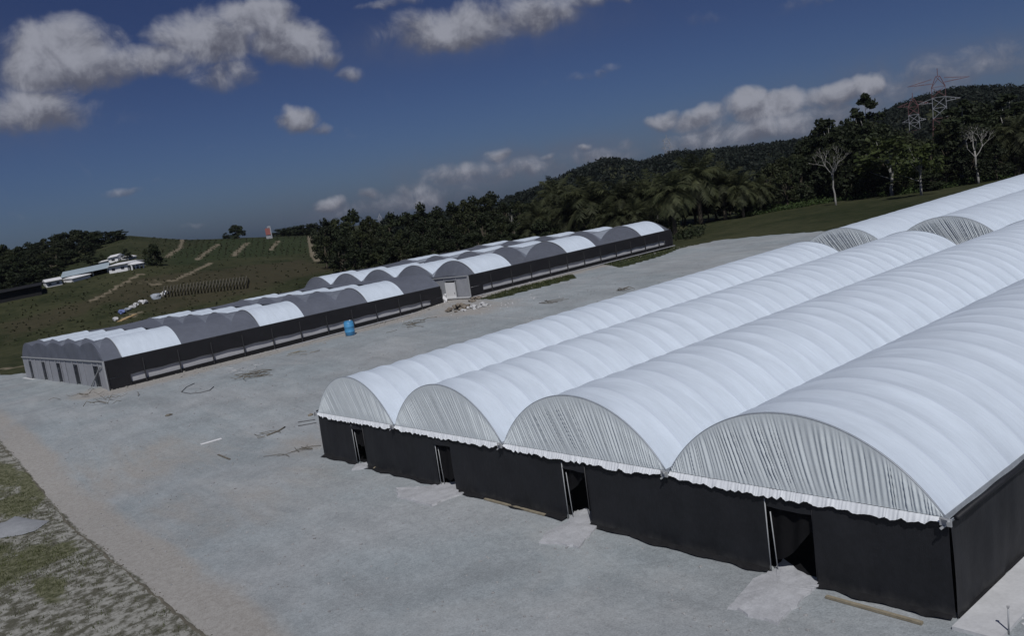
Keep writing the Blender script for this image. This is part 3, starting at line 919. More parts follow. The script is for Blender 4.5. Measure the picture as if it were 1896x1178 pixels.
door_slab([(658, 862), (680, 858), (682, 868), (652, 872)], 'smallest concrete slab at the leftmost doorway of the white greenhouse')
door_slab([(826, 896), (854, 893), (858, 915), (800, 938), (735, 922), (733, 906), (790, 903)], 'wide broken concrete slab before the second doorway from the left')
door_slab([(1064, 950), (1086, 944), (1114, 968), (1072, 1016), (1000, 1006), (1012, 988), (1050, 970)], 'concrete slab with a ragged edge before the third doorway from the left')
door_slab([(1434, 1058), (1450, 1038), (1520, 1086), (1500, 1100), (1440, 1160), (1350, 1128), (1394, 1076)], 'largest concrete slab before the rightmost doorway of the white greenhouse')

def board(a, b, w, h, name, m, label, cat, group=None):
    A, B = at(*a), at(*b)
    A.z += h/2+.01; B.z += h/2+.01
    o = MB().bar(A, B, w, h).build(name, m, None)
    return tag(o, label, cat, group)
board((1530, 1108), (1708, 1158), .12, .07, 'timber_batten', WOOD, 'long pale timber batten lying along the wall right of the last doorway', 'batten')
board((898, 926), (1010, 956), .12, .07, 'timber_batten', WOOD, 'pale timber batten at the wall foot between second and third doorways', 'batten')
board((372, 824), (410, 813), .35, .03, 'foam_scrap', WPAINT, 'flat white scrap strip lying on open gravel in the yard', 'scrap')
board((404, 843), (426, 852), .12, .05, 'wood_scrap', STICK, 'short dark stick lying alone below the white scrap strip', 'stick')

# concrete footing along the right side wall, a path-like strip
f = MB(); f.grid(lambda u, v: gt(38.55+1.15*u, -.55+44*v, .10), 2, 30)
f.add([gt(39.7, -.55+44*i/30, .10) for i in range(31)]+[gt(39.7, -.55+44*i/30, -.1) for i in range(31)], [(i, i+1, 32+i, 31+i) for i in range(30)])
f.add([gt(38.55, -.55, .10), gt(39.7, -.55, .10), gt(39.7, -.55, -.1), gt(38.55, -.55, -.1)], [(0, 1, 2, 3)])
tag(f.build('concrete_footing', CONC2, None), 'pale concrete footing strip along the black side wall at the right', 'footing')

def lump_heap(u, v, n_, spread, r, m, name, label, cat, flat=.6, seed=1, h=.0):
    c = at(u, v); rnd = random.Random(seed); mb = MB()
    for i in range(n_):
        dx, dy = rnd.gauss(0, spread), rnd.gauss(0, spread)
        k = math.exp(-(dx*dx+dy*dy)/(2*spread*spread))
        rr = r*rnd.uniform(.5, 1.4)
        mb.rock((c.x+dx, c.y+dy, T(c.x+dx, c.y+dy)+h*k*rnd.random()+rr*.15), rr, 1, flat, rnd)
    o = mb.build(name, m, None)
    return tag(o, label, cat)
def single_rock(u, v, r, m, label, seed):
    rnd = random.Random(seed); c = at(u, v)
    o = MB().rock((c.x, c.y, c.z+r*.2), r, 2, .6, rnd).build('stone', m, None)
    tag(o, label, 'stone')
tag_kind = []
def stuff_heap(*a, **k):
    o = lump_heap(*a, **k); o['kind'] = 'stuff'
    return o
stuff_heap(848, 573, 34, .8, .34, RUBB, 'rubble_heap', 'brown rubble heap before the white door panel', 'rubble', h=.9, seed=3)
stuff_heap(878, 556, 14, .55, .28, RUBB, 'soil_heap', 'dark soil heap at the corner of the farther net house', 'soil', h=.5, seed=4)
stuff_heap(884, 569, 20, .75, .30, PALER, 'broken_concrete', 'pale broken concrete lying beside the brown rubble', 'rubble', h=.4, seed=5)
stuff_heap(935, 562, 40, 2.6, .10, PALER, 'stone_scatter', 'pale stones scattered on dusty ground', 'stones', seed=6)
stuff_heap(1870, 1140, 16, .22, .10, PALER, 'corner_rubble', 'pale rubble at the right corner of the footing', 'rubble', seed=8)
# low post by the footing
p = at(1868, 1176)
po = empty('marker_post', p, 'short pale marker post standing in rubble by the footing', 'post')
MB().tube([p, p+Vector((.02, 0, .75))], .022, 8).build('shaft', STEEL, po)
MB().box(p+Vector((.02, 0, .76)), (.06, .06, .05)).build('cap', PALER, po)

def stick_pile(u, v, n_, L, r, m, name, label, cat, seed, ang=0.3, sp=.5, hh=.12):
    c = at(u, v); rnd = random.Random(seed); mb = MB()
    for i in range(n_):
        a = ang+rnd.gauss(0, .5); l = L*rnd.uniform(.4, 1)
        x, y = c.x+rnd.gauss(0, sp), c.y+rnd.gauss(0, sp)
        d = Vector((math.cos(a), math.sin(a), 0))*l/2
        A = Vector((x, y, 0))-d; B = Vector((x, y, 0))+d
        m_ = (A+B)/2+Vector((rnd.gauss(0, .08), rnd.gauss(0, .08), 0))
        z = lambda q, e: Vector((q.x, q.y, T(q.x, q.y)+r+e))
        mb.tube([z(A, rnd.uniform(0, hh)), z(m_, rnd.uniform(0, hh)), z(B, rnd.uniform(0, hh))], r*.55*rnd.uniform(.6, 1.2), 5)
    o = mb.build(name, m, None)
    tag(o, label, cat, kind='stuff')
stick_pile(465, 697, 22, 2.6, .05, STICK, 'branch_pile', 'heap of dark branches on the yard before the nearer net house', 'branches', 1, .9, .9, .35)
stick_pile(452, 691, 7, 1.6, .06, PALER, 'pale_offcuts', 'pale offcuts among the dark branches', 'offcuts', 2, 1.2, .9, .3)
stick_pile(485, 805, 5, 1.3, .05, STICK, 'branch_pile', 'few dark sticks', 'sticks', 4, .6, .6, .1)
stick_pile(765, 603, 14, 2.4, .06, STICK, 'branch_pile', 'dark sticks near the barrel', 'sticks', 5, .8, 1.1, .25)
stick_pile(560, 655, 6, 1.8, .05, WOOD, 'timber_offcuts', 'timber offcuts beside the net house', 'offcuts', 6, 1.2, 1.0, .1)
stick_pile(160, 735, 8, 1.3, .05, STICK, 'dry_weeds', 'dry weeds at the end wall kerb', 'weeds', 7, 1.0, 1.0, .5)
stick_pile(205, 742, 12, 1.6, .05, STICK, 'dry_weeds', 'dry weeds by the corner post', 'weeds', 8, 1.0, 1.3, .5)
stick_pile(1020, 560, 7, 3.6, .06, STICK, 'thin_poles', 'thin dark poles on the yard', 'poles', 9, .15, .6, .05)
stick_pile(1155, 540, 5, 2.2, .08, STICK, 'thin_poles', 'dark offcuts near the white roofs', 'poles', 10, .7, .5, .5)
stick_pile(545, 835, 9, 1.9, .04, STICK, 'thin_poles', 'dry sticks near the greenhouse corner', 'sticks', 12, .5, 1.0, .06)

def rod(a, b, r, m, name, label, cat, bend=0, group=None):
    A, B = at(*a), at(*b)
    mid = A.lerp(B, .5)+Vector((bend, bend, 0))
    pts = [A, A.lerp(mid, .5)+Vector((bend*.2, 0, 0)), mid, B.lerp(mid, .5), B]
    pts = [Vector((p.x, p.y, T(p.x, p.y)+r+.01)) for p in pts]
    o = MB().tube(pts, r, 6).build(name, m, None)
    tag(o, label, cat, group)
rod((494, 808), (528, 792), .05, STICK, 'crooked_branch', 'crooked dark branch lying alone left of the white greenhouse', 'branch', .15)
rod((552, 783), (584, 778), .03, CABLE, 'steel_rod', 'upper of two thin rods sticking out left of the greenhouse corner', 'rod')
rod((552, 790), (586, 784), .03, CABLE, 'steel_rod', 'lower of two thin rods sticking out left of the greenhouse corner', 'rod')
c0 = [at(u, v) for u, v in [(360, 711), (345, 718), (336, 727), (352, 730), (372, 728), (388, 724), (396, 717)]]
tag(MB().tube([Vector((p.x, p.y, p.z+.05)) for p in c0], .03, 6).build('cable_loop', CABLE, None), 'open loop of grey cable lying on the gravel by the net house', 'cable')
for i, (u, v, r) in enumerate([(575, 770, .22)]):
    single_rock(u, v, r, RUBB, 'brown stone by the corner of the white greenhouse', 20)
single_rock(697, 868, .16, WOOD, 'tan lump on the gravel beside the leftmost doorway slab', 21)
single_rock(313, 770, .22, STICK, 'small dark lump on gravel before the end of the nearer net house', 22)

# blue barrel
b = at(649, 621)
br = empty('plastic_barrel', b, 'bright blue plastic barrel standing by the black strip of the net house', 'barrel')
prof = [(r_*.80, z_*.86) for r_, z_ in [(0, 0), (.62, 0), (.72, .06), (.74, .5), (.78, .55), (.74, .6), (.75, 1.2), (.79, 1.26), (.75, 1.32), (.73, 1.85), (.66, 1.95), (0, 1.96)]]
def lathe(mb, prof, c, seg=24):
    V = [(c.x+r*math.cos(2*math.pi*k/seg), c.y+r*math.sin(2*math.pi*k/seg), c.z+z) for r, z in prof for k in range(seg)]
    F = [(i*seg+k, i*seg+(k+1) % seg, (i+1)*seg+(k+1) % seg, (i+1)*seg+k) for i in range(len(prof)-1) for k in range(seg)]
    return mb.add(V, F, True)
lathe(MB(), prof, b).build('body', BLUE, br)
lathe(MB(), [(0, 0), (.48, 0), (.50, .03), (.50, .08), (.15, .10), (0, .10)], b+Vector((0, 0, 1.69))).build('lid', BLUE, br)
lathe(MB(), [(0, 0), (.10, 0), (.10, .09), (0, .09)], b+Vector((.22, .12, 1.775)), 10).build('bung', WPAINT, br)

# white door panel leaning between the net houses
def pj(p):
    d = np.array(p)-CAM; z = d@_F
    return PW/2+FPX*(d@_R)/z, PH/2-FPX*(d@_U)/z
def on_wall(u):
    b = min(np.linspace(0, .5, 400), key=lambda q: abs(pj(h2pt(-.006, q))[0]-u))
    p = h2pt(-.006, b); p.z = T(p.x, p.y); return p
dA, dB = on_wall(828), on_wall(847)
dd = (dB-dA); dd.z = 0; dd.normalize()
dr = empty('door_panel', dA, 'white door panel standing upright between the two net houses', 'door')
h = 2.45; off = Vector((0, 0, 0))
nrm = Vector((dd.y, -dd.x, 0))
rot = Matrix((dd, nrm, Vector((0, 0, 1)))).transposed()
wd = (dB-dA).length
MB().box(dA+dd*wd/2+Vector((0, 0, h/2+.05)), (wd, .06, h), rot=rot).build('leaf', WPAINT, dr)
MB().bar(dA+nrm*.05+Vector((0, 0, 0)), dA+nrm*.05+Vector((0, 0, h+.1)), .09).build('frame', STEEL, dr)
MB().bar(dB+nrm*.05+Vector((0, 0, 0)), dB+nrm*.05+Vector((0, 0, h+.1)), .09).build('frame', STEEL, dr)
MB().box(dA+dd*wd*.85+nrm*.06+Vector((0, 0, 1.0)), (.05, .08, .2), rot=rot).build('handle', DSTEEL, dr)
for du, lab in ((824, 'white rag hanging from the end of the black strip by the door panel'),):
    a = at(822, 561); mb = MB()
    mb.grid(lambda u, v: a+Vector((.5*u, .25*u+.08*math.sin(v*9+u*4), 1.25*v+.02)), 5, 8)
    tag(mb.build('white_rag', WPAINT, None), lab, 'rag')

# grey patch sheet on the verge
P = [at(u, v) for u, v in [(-30, 1010), (0, 998), (40, 992), (66, 984), (92, 966), (60, 963), (28, 957), (10, 968), (-20, 975)]]
cc = sum(P, Vector())/len(P)
mb = MB()
V = [Vector((q.x, q.y, T(q.x, q.y)+.03)) for q in P]+[Vector((cc.x, cc.y, T(cc.x, cc.y)+.34))]+[p.lerp(cc, .4)+Vector((0, 0, .23)) for p in P]
nP = len(P)
mb.add(V, [(i, (i+1) % nP, nP+1+(i+1) % nP, nP+1+i) for i in range(nP)]+[(nP+1+i, nP+1+(i+1) % nP, nP) for i in range(nP)], True)
tag(mb.build('gravel_mound', plain('grey_fines', (.27, .28, .295), .2, 2.5, .95, .1, .6), None), 'smooth grey mound of fine gravel on the grassy verge', 'mound')

# small boulders, and the low row along the verge edge
def edge_bits():
    mb = MB(); rnd = random.Random(31)
    for i in range(380):
        x = rnd.uniform(-70, 30); y = -13.65-.0115*(18.4-x)+rnd.gauss(0, .16)
        r = rnd.uniform(.015, .05)
        mb.rock((x, y, T(x, y)+r*.2), r, 0, .7, rnd)
    tag(mb.build('edge_soil_clods', plain('dark_clods', (.12, .11, .09), .4, 3, .95, .1), None), kind='stuff')
edge_bits()
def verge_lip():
    # shade of the lip, painted as a dark strip where gravel meets verge
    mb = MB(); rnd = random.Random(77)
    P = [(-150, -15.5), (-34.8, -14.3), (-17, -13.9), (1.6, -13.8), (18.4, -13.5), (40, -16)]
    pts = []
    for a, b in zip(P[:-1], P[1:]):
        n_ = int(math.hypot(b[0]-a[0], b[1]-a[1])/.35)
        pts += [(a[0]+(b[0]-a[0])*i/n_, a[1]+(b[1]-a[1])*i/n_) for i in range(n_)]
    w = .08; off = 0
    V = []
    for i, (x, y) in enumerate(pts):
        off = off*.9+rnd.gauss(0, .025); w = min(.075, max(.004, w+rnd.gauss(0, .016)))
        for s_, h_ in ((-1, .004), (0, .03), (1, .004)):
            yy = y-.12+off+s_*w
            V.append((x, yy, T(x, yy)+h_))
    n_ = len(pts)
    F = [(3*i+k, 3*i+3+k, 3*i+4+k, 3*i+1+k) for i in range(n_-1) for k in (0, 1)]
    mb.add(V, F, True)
    tag(mb.build('lip_shade', plain('lip_shade_tone', (.125, .115, .092), .5, 1.2, .95, .1, .5), None), kind='structure')
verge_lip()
def house_litter():
    mb = MB(); rnd = random.Random(55)
    for P, k in ((H1, 420), (H2, 160)):
        a = Vector(P['N']); b = Vector(P['F']); d = (b-a); nrm_ = Vector((d.y, -d.x)).normalized()
        for i in range(k):
            q = a+d*rnd.uniform(-.04, 1.02)+nrm_*abs(rnd.gauss(.4, 2.2))
            r = rnd.uniform(.04, .11)*(2 if rnd.random() < .05 else 1)
            mb.rock((q.x, q.y, T(q.x, q.y)+r*.2), r, 0, .55, rnd)
    tag(mb.build('loose_rubble', plain('mixed_rubble', (.33, .315, .29), .65, .35, .95, .1), None), kind='stuff')
house_litter()
def chips():
    mb = MB(); rnd = random.Random(32)
    for i in range(2600):
        d = rnd.uniform(22, 120)**1.0; u = rnd.uniform(60, 1500)
        p = along(u, d)
        if p.y < -13 or (p.x > -.6 and p.y > -.6) or p.x < -42: continue
        r = rnd.uniform(.02, .055)*(1+d/120)
        mb.rock((p.x, p.y, p.z+r*.2), r, 0, .6, rnd)
    tag(mb.build('loose_stones', plain('loose_stone', (.30, .30, .30), .5, .8, .95, .1), None), kind='stuff')
chips()

# grass tufts of the verge
def tufts(name, spots, hgt, wid, m, seed):
    r_ = np.random.default_rng(seed)
    mb = MB()
    for (x, y, k) in spots:
        z = T(x, y)
        for _ in range(k):
            a = r_.uniform(0, 6.28); l = hgt*r_.uniform(.5, 1.3); w = wid*r_.uniform(.6, 1.3)
            ox, oy = r_.normal(0, .09, 2)
            lx, ly = math.cos(a)*l*.6, math.sin(a)*l*.6
            bx, by = -math.sin(a)*w, math.cos(a)*w
            mb.add([(x+ox-bx, y+oy-by, z-.01), (x+ox+bx, y+oy+by, z-.01), (x+ox+lx, y+oy+ly, z+l)], [(0, 1, 2)])
    return tag(mb.build(name, m, None), kind='stuff')
sp = []
for i in range(6500):
    u = random.uniform(-40, 370); v = random.uniform(860, 1178)
    if v < 860+(u)*.84: continue
    p = at(u, v) if i % 1 == 0 else None
    if p.y > -13.75-.0115*(18.4-p.x): continue
    dens_ = .12
    for (lu, lv, ru, rv) in [(40, 935, 80, 45), (60, 1040, 110, 50), (-20, 1050, 80, 60), (40, 895, 60, 25)]:
        dens_ = max(dens_, 1.3*math.exp(-((u-lu)/ru)**2-((v-lv)/rv)**2))
    if random.random() < dens_: sp.append((p.x, p.y, 5))
tufts('verge_grass', sp, .13, .014, TUFT, 5)
sp = []
for P_ in ([(884, 556), (960, 532), (1060, 508), (1062, 514), (1000, 532), (930, 551)], [(1112, 490), (1180, 474), (1246, 457), (1258, 459), (1225, 473), (1150, 495)]):
    q = [Vector(p) for p in xy(*P_)]
    xs = [p.x for p in q]; ys = [p.y for p in q]
    for i in range(1500):
        x, y = random.uniform(min(xs), max(xs)), random.uniform(min(ys), max(ys))
        if poly_sd([tuple(p) for p in q], np.array([x]), np.array([y]))[0] > 0: sp.append((x, y, 4))
tufts('strip_grass', sp, .22, .03, TUFT, 6)

# ------------------------------------------------------------------ vegetation
def leaf_cloud(mb, centers, n_per, size, rnd, squash=.75):
    """leaf-sized faces scattered through clump volumes"""
    for (cx, cy, cz, r) in centers:
        for _ in range(n_per):
            d = rnd.normal(0, 1, 3); d /= np.linalg.norm(d)+1e-9
            rr = r*rnd.uniform(.35, 1.0)**.6
            c = np.array([cx, cy, cz]) + d*rr*np.array([1, 1, squash])
            nn = d*.6 + rnd.normal(0, .6, 3) + np.array([0, 0, .35]); nn /= np.linalg.norm(nn)+1e-9
            t = np.cross(nn, rnd.normal(0, 1, 3)); t /= np.linalg.norm(t)+1e-9
            b = np.cross(nn, t)
            s = size*rnd.uniform(.55, 1.25)
            mb.add([c-t*s, c+b*s*.55, c+t*s, c-b*s*.55], [(0, 1, 2, 3)])

def limb_points(a, b, rnd, k=5, w=.12):
    a, b = np.array(a, float), np.array(b, float); L = np.linalg.norm(b-a)
    return [a+(b-a)*i/(k-1) + (rnd.normal(0, w*L/k, 3) if 0 < i < k-1 else 0) for i in range(k)]

def broadleaf_proto(seed, H, spread, base, clumps, per, leaf, lm, bark, trunk_r=.22, tall=.0):
    """unit tree at the origin: (trunk mesh, crown mesh)"""
    rnd = np.random.default_rng(seed)
    tb = MB(); cb = MB()
    top = H*.72
    pts = limb_points((0, 0, -.4), (rnd.normal(0, .3), rnd.normal(0, .3), top), rnd, 6, .08)
    tb.tube(pts, [trunk_r*(1.25-.95*i/5) for i in range(6)], 7)
    cs = []
    for i in range(clumps):
        a = rnd.uniform(0, 6.28); f = rnd.uniform(0, 1)
        z = base+(H-base)*f
        prof_ = math.sin(math.pi*min(.97, (.16+.84*f)**.85))**.7
        rr = spread*prof_*rnd.uniform(.35, 1.0)
        cs.append((math.cos(a)*rr, math.sin(a)*rr, z, rnd.uniform(.55, 1.15)*spread*.36))
    for (x, y, z, r) in cs[:12]:
        s0 = pts[2+int(rnd.integers(0, 3))]
        tb.tube(limb_points(s0, (x, y, z), rnd, 4, .1), [trunk_r*.5, trunk_r*.36, trunk_r*.24, trunk_r*.1], 5, False)
    leaf_cloud(cb, cs, per, leaf, rnd)
    return tb.mesh('trunk', bark), cb.mesh('crown', lm)

def palm_proto(seed, H, fr, L):
    rnd = np.random.default_rng(seed)
    tb = MB(); cb = MB()
    pts = limb_points((0, 0, -.3), (rnd.normal(0, .2), 0, H), rnd, 7, .03)
    tb.tube(pts, [.42, .36, .33, .32, .32, .34, .40], 9)
    for i in range(26):      # old leaf bases ringing the trunk
        z = H*(.45+.55*i/26); a = i*2.4
        tb.bar((.28*math.cos(a), .28*math.sin(a), z), (.6*math.cos(a), .6*math.sin(a), z+.35), .12, .07)
    top = np.array(pts[-1])
    for i in range(fr):
        f = i/fr
        a = i*2.399+rnd.normal(0, .15)
        el = math.radians(78-112*f + rnd.normal(0, 8))
        l = L*rnd.uniform(.85, 1.1)*(1-.15*(1-f))
        d = np.array([math.cos(a)*math.cos(el), math.sin(a)*math.cos(el), math.sin(el)])
        N_ = 13; p = top.copy(); q = []; dd = d.copy()
        for k in range(N_+1):
            q.append(p.copy()); dd = dd+np.array([0, 0, -.105-.03*f]); dd /= np.linalg.norm(dd); p = p+dd*l/N_
        side = np.array([-math.sin(a), math.cos(a), 0])
        cb.tube(q[::2], [.06, .05, .045, .04, .035, .025, .015][:len(q[::2])], 4, False)
        for k in range(1, N_):
            t = k/N_; ll = (.55+1.0*math.sin(math.pi*min(1, t*.85+.12)))*L*.19
            fwd = (q[k+1]-q[k]); fwd /= np.linalg.norm(fwd)
            for s in (-1, 1):
                for sub in (0, .5):
                    o = q[k]+(q[k+1]-q[k])*sub
                    dirn = side*s*.8+fwd*.55+np.array([0, 0, -.28+rnd.normal(0, .16)]); dirn /= np.linalg.norm(dirn)
                    w = fwd*.055
                    e = o+dirn*ll*rnd.uniform(.8, 1.1)+np.array([0, 0, -.10*ll])
                    m_ = o+dirn*ll*.5
                    cb.add([o-w, o+w, m_+w*1.1, e, m_-w*1.1], [(0, 1, 2, 3, 4)])
    return tb.mesh('trunk', BARK), cb.mesh('crown', PALML)

def bare_proto(seed, H, twig_leaf, lm, tr=.17):
    """slender pale trunk, upward limbs and thin twiggy crown"""
    rnd = np.random.default_rng(seed)
    tb = MB(); cb = MB()
    pts = limb_points((0, 0, -.3), (rnd.normal(0, .3), rnd.normal(0, .3), H*.5), rnd, 6, .05)
    tb.tube(pts, [tr*(1.3-.11*i*1.0) for i in range(6)], 7)
    tips = []
    def grow(p, d, L, r, lev):
        q = p+d*L
        mid = p+d*L*.5+rnd.normal(0, L*.05, 3)
        tb.tube([p, mid, q], [r, r*.8, r*.6], 5, False)
        if lev == 0: tips.append(q); return
        for _ in range(3 if lev > 1 else 4):
            nd = d+rnd.normal(0, .42, 3)+np.array([0, 0, .18]); nd /= np.linalg.norm(nd)
            grow(q, nd, L*rnd.uniform(.6, .85), r*.58, lev-1)
    for k in range(4):
        a = k*1.6+rnd.uniform(0, .6); d = np.array([math.cos(a)*.55, math.sin(a)*.55, .85]); d /= np.linalg.norm(d)
        grow(np.array(pts[-1-(k % 2)]), d, H*.17, tr*.6, 3)
    cs = [(t[0], t[1], t[2], H*.045) for t in tips if rnd.random() < .8]
    leaf_cloud(cb, cs, twig_leaf, .22, rnd)
    return tb.mesh('trunk', PBARK), cb.mesh('crown', lm)

PROTO = {
 'round': [broadleaf_proto(s, 10, 3.6, 1.6, 26, 74, .36, LEAF, BARK) for s in (1, 2, 3)],
 'olive': [broadleaf_proto(s, 10, 3.3, 2.2, 24, 64, .34, LEAFB, BARK) for s in (11, 12)],
 'tall':  [broadleaf_proto(s, 16, 3.0, 6.0, 24, 60, .38, LEAF, PBARK, .24) for s in (21, 22)],
 'light': [broadleaf_proto(s, 9, 3.4, 3.0, 20, 46, .34, LEAFL, PBARK, .16) for s in (31,)],
 'palm':  [palm_proto(s, 6.0+s*.7, 40, 5.2) for s in (0, 1, 2)],
 'bare':  [bare_proto(s, 13, 5, LEAFB) for s in (41, 42)],
 'dense': [broadleaf_proto(s, 6, 2.7, .2, 40, 70, .30, LEAF, BARK, .14) for s in (61, 62)],
 'bush':  [broadleaf_proto(s, 3.4, 2.6, .3, 18, 60, .26, LEAF, BARK, .08) for s in (51, 52)],
}
NAT = {'round': 10, 'olive': 10, 'tall': 16, 'light': 9, 'palm': 11, 'bare': 13, 'bush': 3.4, 'dense': 6}
_n = {}
def plant(kind, pos, height, label, group, name=None, wide=1.0, var=None, cat='tree'):
    protos = PROTO[kind]; i = _n.get(kind, 0); _n[kind] = i+1
    tm, cm = protos[(i if var is None else var) % len(protos)]
    nm = name or {'round': 'broadleaf_tree', 'olive': 'broadleaf_tree', 'tall': 'tall_tree', 'light': 'light_tree', 'palm': 'oil_palm', 'bare': 'pale_trunk_tree', 'bush': 'bush', 'dense': 'broadleaf_tree'}[kind]
    r = empty(nm, pos, label, cat, group, random.uniform(0, 6.28))
    s = height/NAT[kind]
    r.scale = (s*wide, s*wide, s)
    for n_, me in (('trunk', tm), ('crown', cm)):
        o = bpy.data.objects.new(n_, me); o.parent = r; COL.objects.link(o)
    return r

SKYL = [(590, 418), (606, 402), (640, 388), (672, 396), (700, 405), (740, 392), (770, 382), (830, 372), (890, 357), (950, 362), (1010, 370), (1060, 352), (1100, 338), (1150, 342), (1200, 326),
        (1260, 312), (1310, 296), (1340, 300), (1400, 308), (1450, 290), (1500, 262), (1530, 222), (1580, 228), (1615, 200), (1650, 235), (1700, 235), (1740, 240), (1780, 200), (1850, 190), (1896, 185), (2000, 170)]
_su = np.array([p[0] for p in SKYL]); _sv = np.array([p[1] for p in SKYL])
def top_h(pos, u, v):
    """height that carries a tree at pos up to the photo row v of column u"""
    d = ray(u, v); r = math.hypot(pos.x-CAM[0], pos.y-CAM[1])
    return CAM[2] + r*d[2]/math.hypot(d[0], d[1]) - pos.z

FG = 'trees of the dense wood behind the net houses'
PG = 'oil palms at the edge of the wood'
_lu = [1000, 1370, 1420, 1548, 1700, 1900, 2000]
LOW = [math.hypot(at(u, v).x-CAM[0], at(u, v).y-CAM[1]) for u, v in ((1370, 405), (1370, 405), (1420, 396), (1548, 374), (1700, 358), (1860, 330), (1860, 330))]
def edge_d(u): return float(np.interp(u, _lu, LOW))
# individually seen trees: kind, base pixel (or column and distance), top row, label
def put(kind, u, vb, vt, label, group=None, wide=1.0, var=None, dist=None, name=None):
    p = along(u, dist, vb) if dist else at(u, vb)
    h = top_h(p, u, vt)
    return plant(kind, p, max(1.2, h), label, group, name, wide, var)
put('bare', 1548, 380, 262, 'pale forked trunk with thin twiggy crown, alone before the wood', None, 1.0, 0)
put('bare', 1812, 340, 215, 'bare pale trunk with spreading limbs behind the farther white roof', None, 1.15, 1)
put('light', 1706, 362, 262, 'slim crooked trunk with light green crown between the two pale trunks', None, 1.25, 0)
put('light', 1652, 360, 248, 'light green spreading crown left of the slim crooked trunk', None, 1.5, 0, edge_d(1652)+3)
put('tall', 1612, 340, 172, 'tallest dark tree of the wood with a loose top against the sky', None, 1.0, 0, edge_d(1612)+14)
put('tall', 1535, 350, 222, 'dark tree with a domed crown above the pale forked trunk', None, 1.45, 1, edge_d(1535)+12)
put('tall', 1785, 330, 186, 'broad dark tree right of the lattice pylons', None, 1.5, 0, edge_d(1785)+12)
put('tall', 1868, 320, 176, 'dark tree at the right end of the wood beyond the white roof', None, 1.5, 1, edge_d(1868)+12)
palms = [(1100, 440, 300, 200), (1060, 440, 345, 205), (1160, 440, 330, 196), (1210, 440, 300, 196), (1300, 430, 268, 186), (1250, 432, 312, 184), (1345, 425, 288, 172), (1378, 418, 310, 164),
         (1000, 448, 368, 212), (1180, 440, 352, 190), (1290, 432, 330, 172), (1040, 440, 322, 225), (1140, 445, 356, 190), (1410, 405, 318, 176), (1885, 320, 205, edge_d(1885)+4), (985, 440, 385, 208)]
for u, vb, vt, d in palms:
    p = along(u, edge_d(u)+(2+((u*7) % 13)), vb) if 1262 < u < 1440 else along(u, d, vb)
    plant('palm', p, max(6, top_h(p, u, vt)*1.0), 'dark oil palm with drooping fronds in the row behind the farther net house' if u < 1450 else 'dark oil palm at the right end of the wood', PG if u < 1450 else None, None, 1.02)
# the wood: rows at growing distances, tops following the photo's tree line
rw = random.Random(77)
def wood(u0, u1, step, dist, lift, kinds, jit=10):
    if u0 >= 1380: dist = dist-168
    u = u0
    while u < u1:
        uu = u+rw.uniform(-step*.4, step*.4)
        d = (dist if u0 < 1380 else edge_d(uu)+dist)+rw.uniform(-jit, jit)
        vt = float(np.interp(uu, _su, _sv))+lift+rw.uniform(-2, 16)
        if u0 < 1380 and uu > 1250: d = max(d, edge_d(uu)+8)
        p = along(uu, d, 430)
        h = top_h(p, uu, vt)
        k = rw.choice(kinds)
        if h > 2.0:
            plant(k, p, h, {'round': 'dark rounded tree packed into the wood behind the net houses', 'olive': 'olive green tree packed into the wood behind the net houses', 'tall': 'tall pale-trunked tree packed into the wood behind the net houses',
                            'light': 'light green tree packed into the wood behind the net houses', 'palm': 'dark oil palm with drooping fronds in the row behind the farther net house', 'bush': 'low dark bush at the foot of the wood', 'dense': 'low dense tree under the taller crowns of the wood'}[k],
                  PG if k == 'palm' else FG, None, min(2.2, max(.95, 8.5/h)) if k in ('round', 'olive') else 1.1)
        u += step
wood(596, 1000, 22, 262, 0, ['round', 'olive', 'round'], 8)
wood(600, 1000, 20, 240, 22, ['round', 'olive', 'round', 'olive'], 7)
wood(612, 1000, 20, 222, 42, ['round', 'olive', 'round'], 6)
wood(640, 980, 22, 206, 60, ['olive', 'round'], 5)
wood(960, 1480, 30, 235, 8, ['round', 'olive', 'tall', 'round'], 12)
wood(960, 1480, 30, 205, 34, ['round', 'olive', 'round'], 10)
wood(1440, 1990, 30, 215, 16, ['tall', 'round', 'olive', 'tall'], 10)
wood(1450, 1990, 28, 190, 44, ['tall', 'round', 'round'], 8)
wood(1560, 1990, 30, 172, 72, ['round', 'olive'], 6)
wood(1500, 1990, 24, 182, 20, ['round', 'round', 'olive'], 5)
wood(1460, 1990, 22, 198, 2, ['round', 'olive', 'round'], 6)
wood(1380, 1560, 22, 190, 60, ['round', 'olive'], 6)
wood(1570, 1990, 26, 180, 110, ['round', 'dense', 'olive'], 5)
wood(1400, 1990, 26, 186, 70, ['dense', 'round'], 5)
# left crest trees and field trees
LG = 'trees along the hill crest at the left'
for i, (u, vt, d) in enumerate([(-20, 452, 330), (0, 448, 335), (22, 462, 320), (45, 458, 335), (62, 450, 340), (82, 448, 350), (100, 436, 352), (118, 434, 360), (136, 430, 365), (155, 424, 370), (172, 426, 372), (190, 428, 376),
                                (208, 428, 380), (225, 433, 385), (238, 437, 390), (10, 490, 290), (35, 484, 300), (60, 478, 305), (85, 470, 315), (-10, 510, 270), (20, 515, 262), (50, 505, 280), (12, 470, 310), (52, 466, 320), (92, 452, 335), (126, 443, 345), (148, 436, 352), (182, 434, 360), (30, 475, 300), (75, 462, 318), (108, 456, 325), (70, 492, 285), (100, 482, 300), (135, 462, 322), (0, 478, 300), (0, 500, 276), (165, 446, 340)]):
    p = along(u, d, 500); h = top_h(p, u, vt)
    plant(('round', 'dense', 'olive', 'dense')[i % 4], p, max(4, h), 'dark bushy tree of the line along the left hill crest', LG, 'broadleaf_tree', max(1.0, min(2.2, 10/max(4, h))))
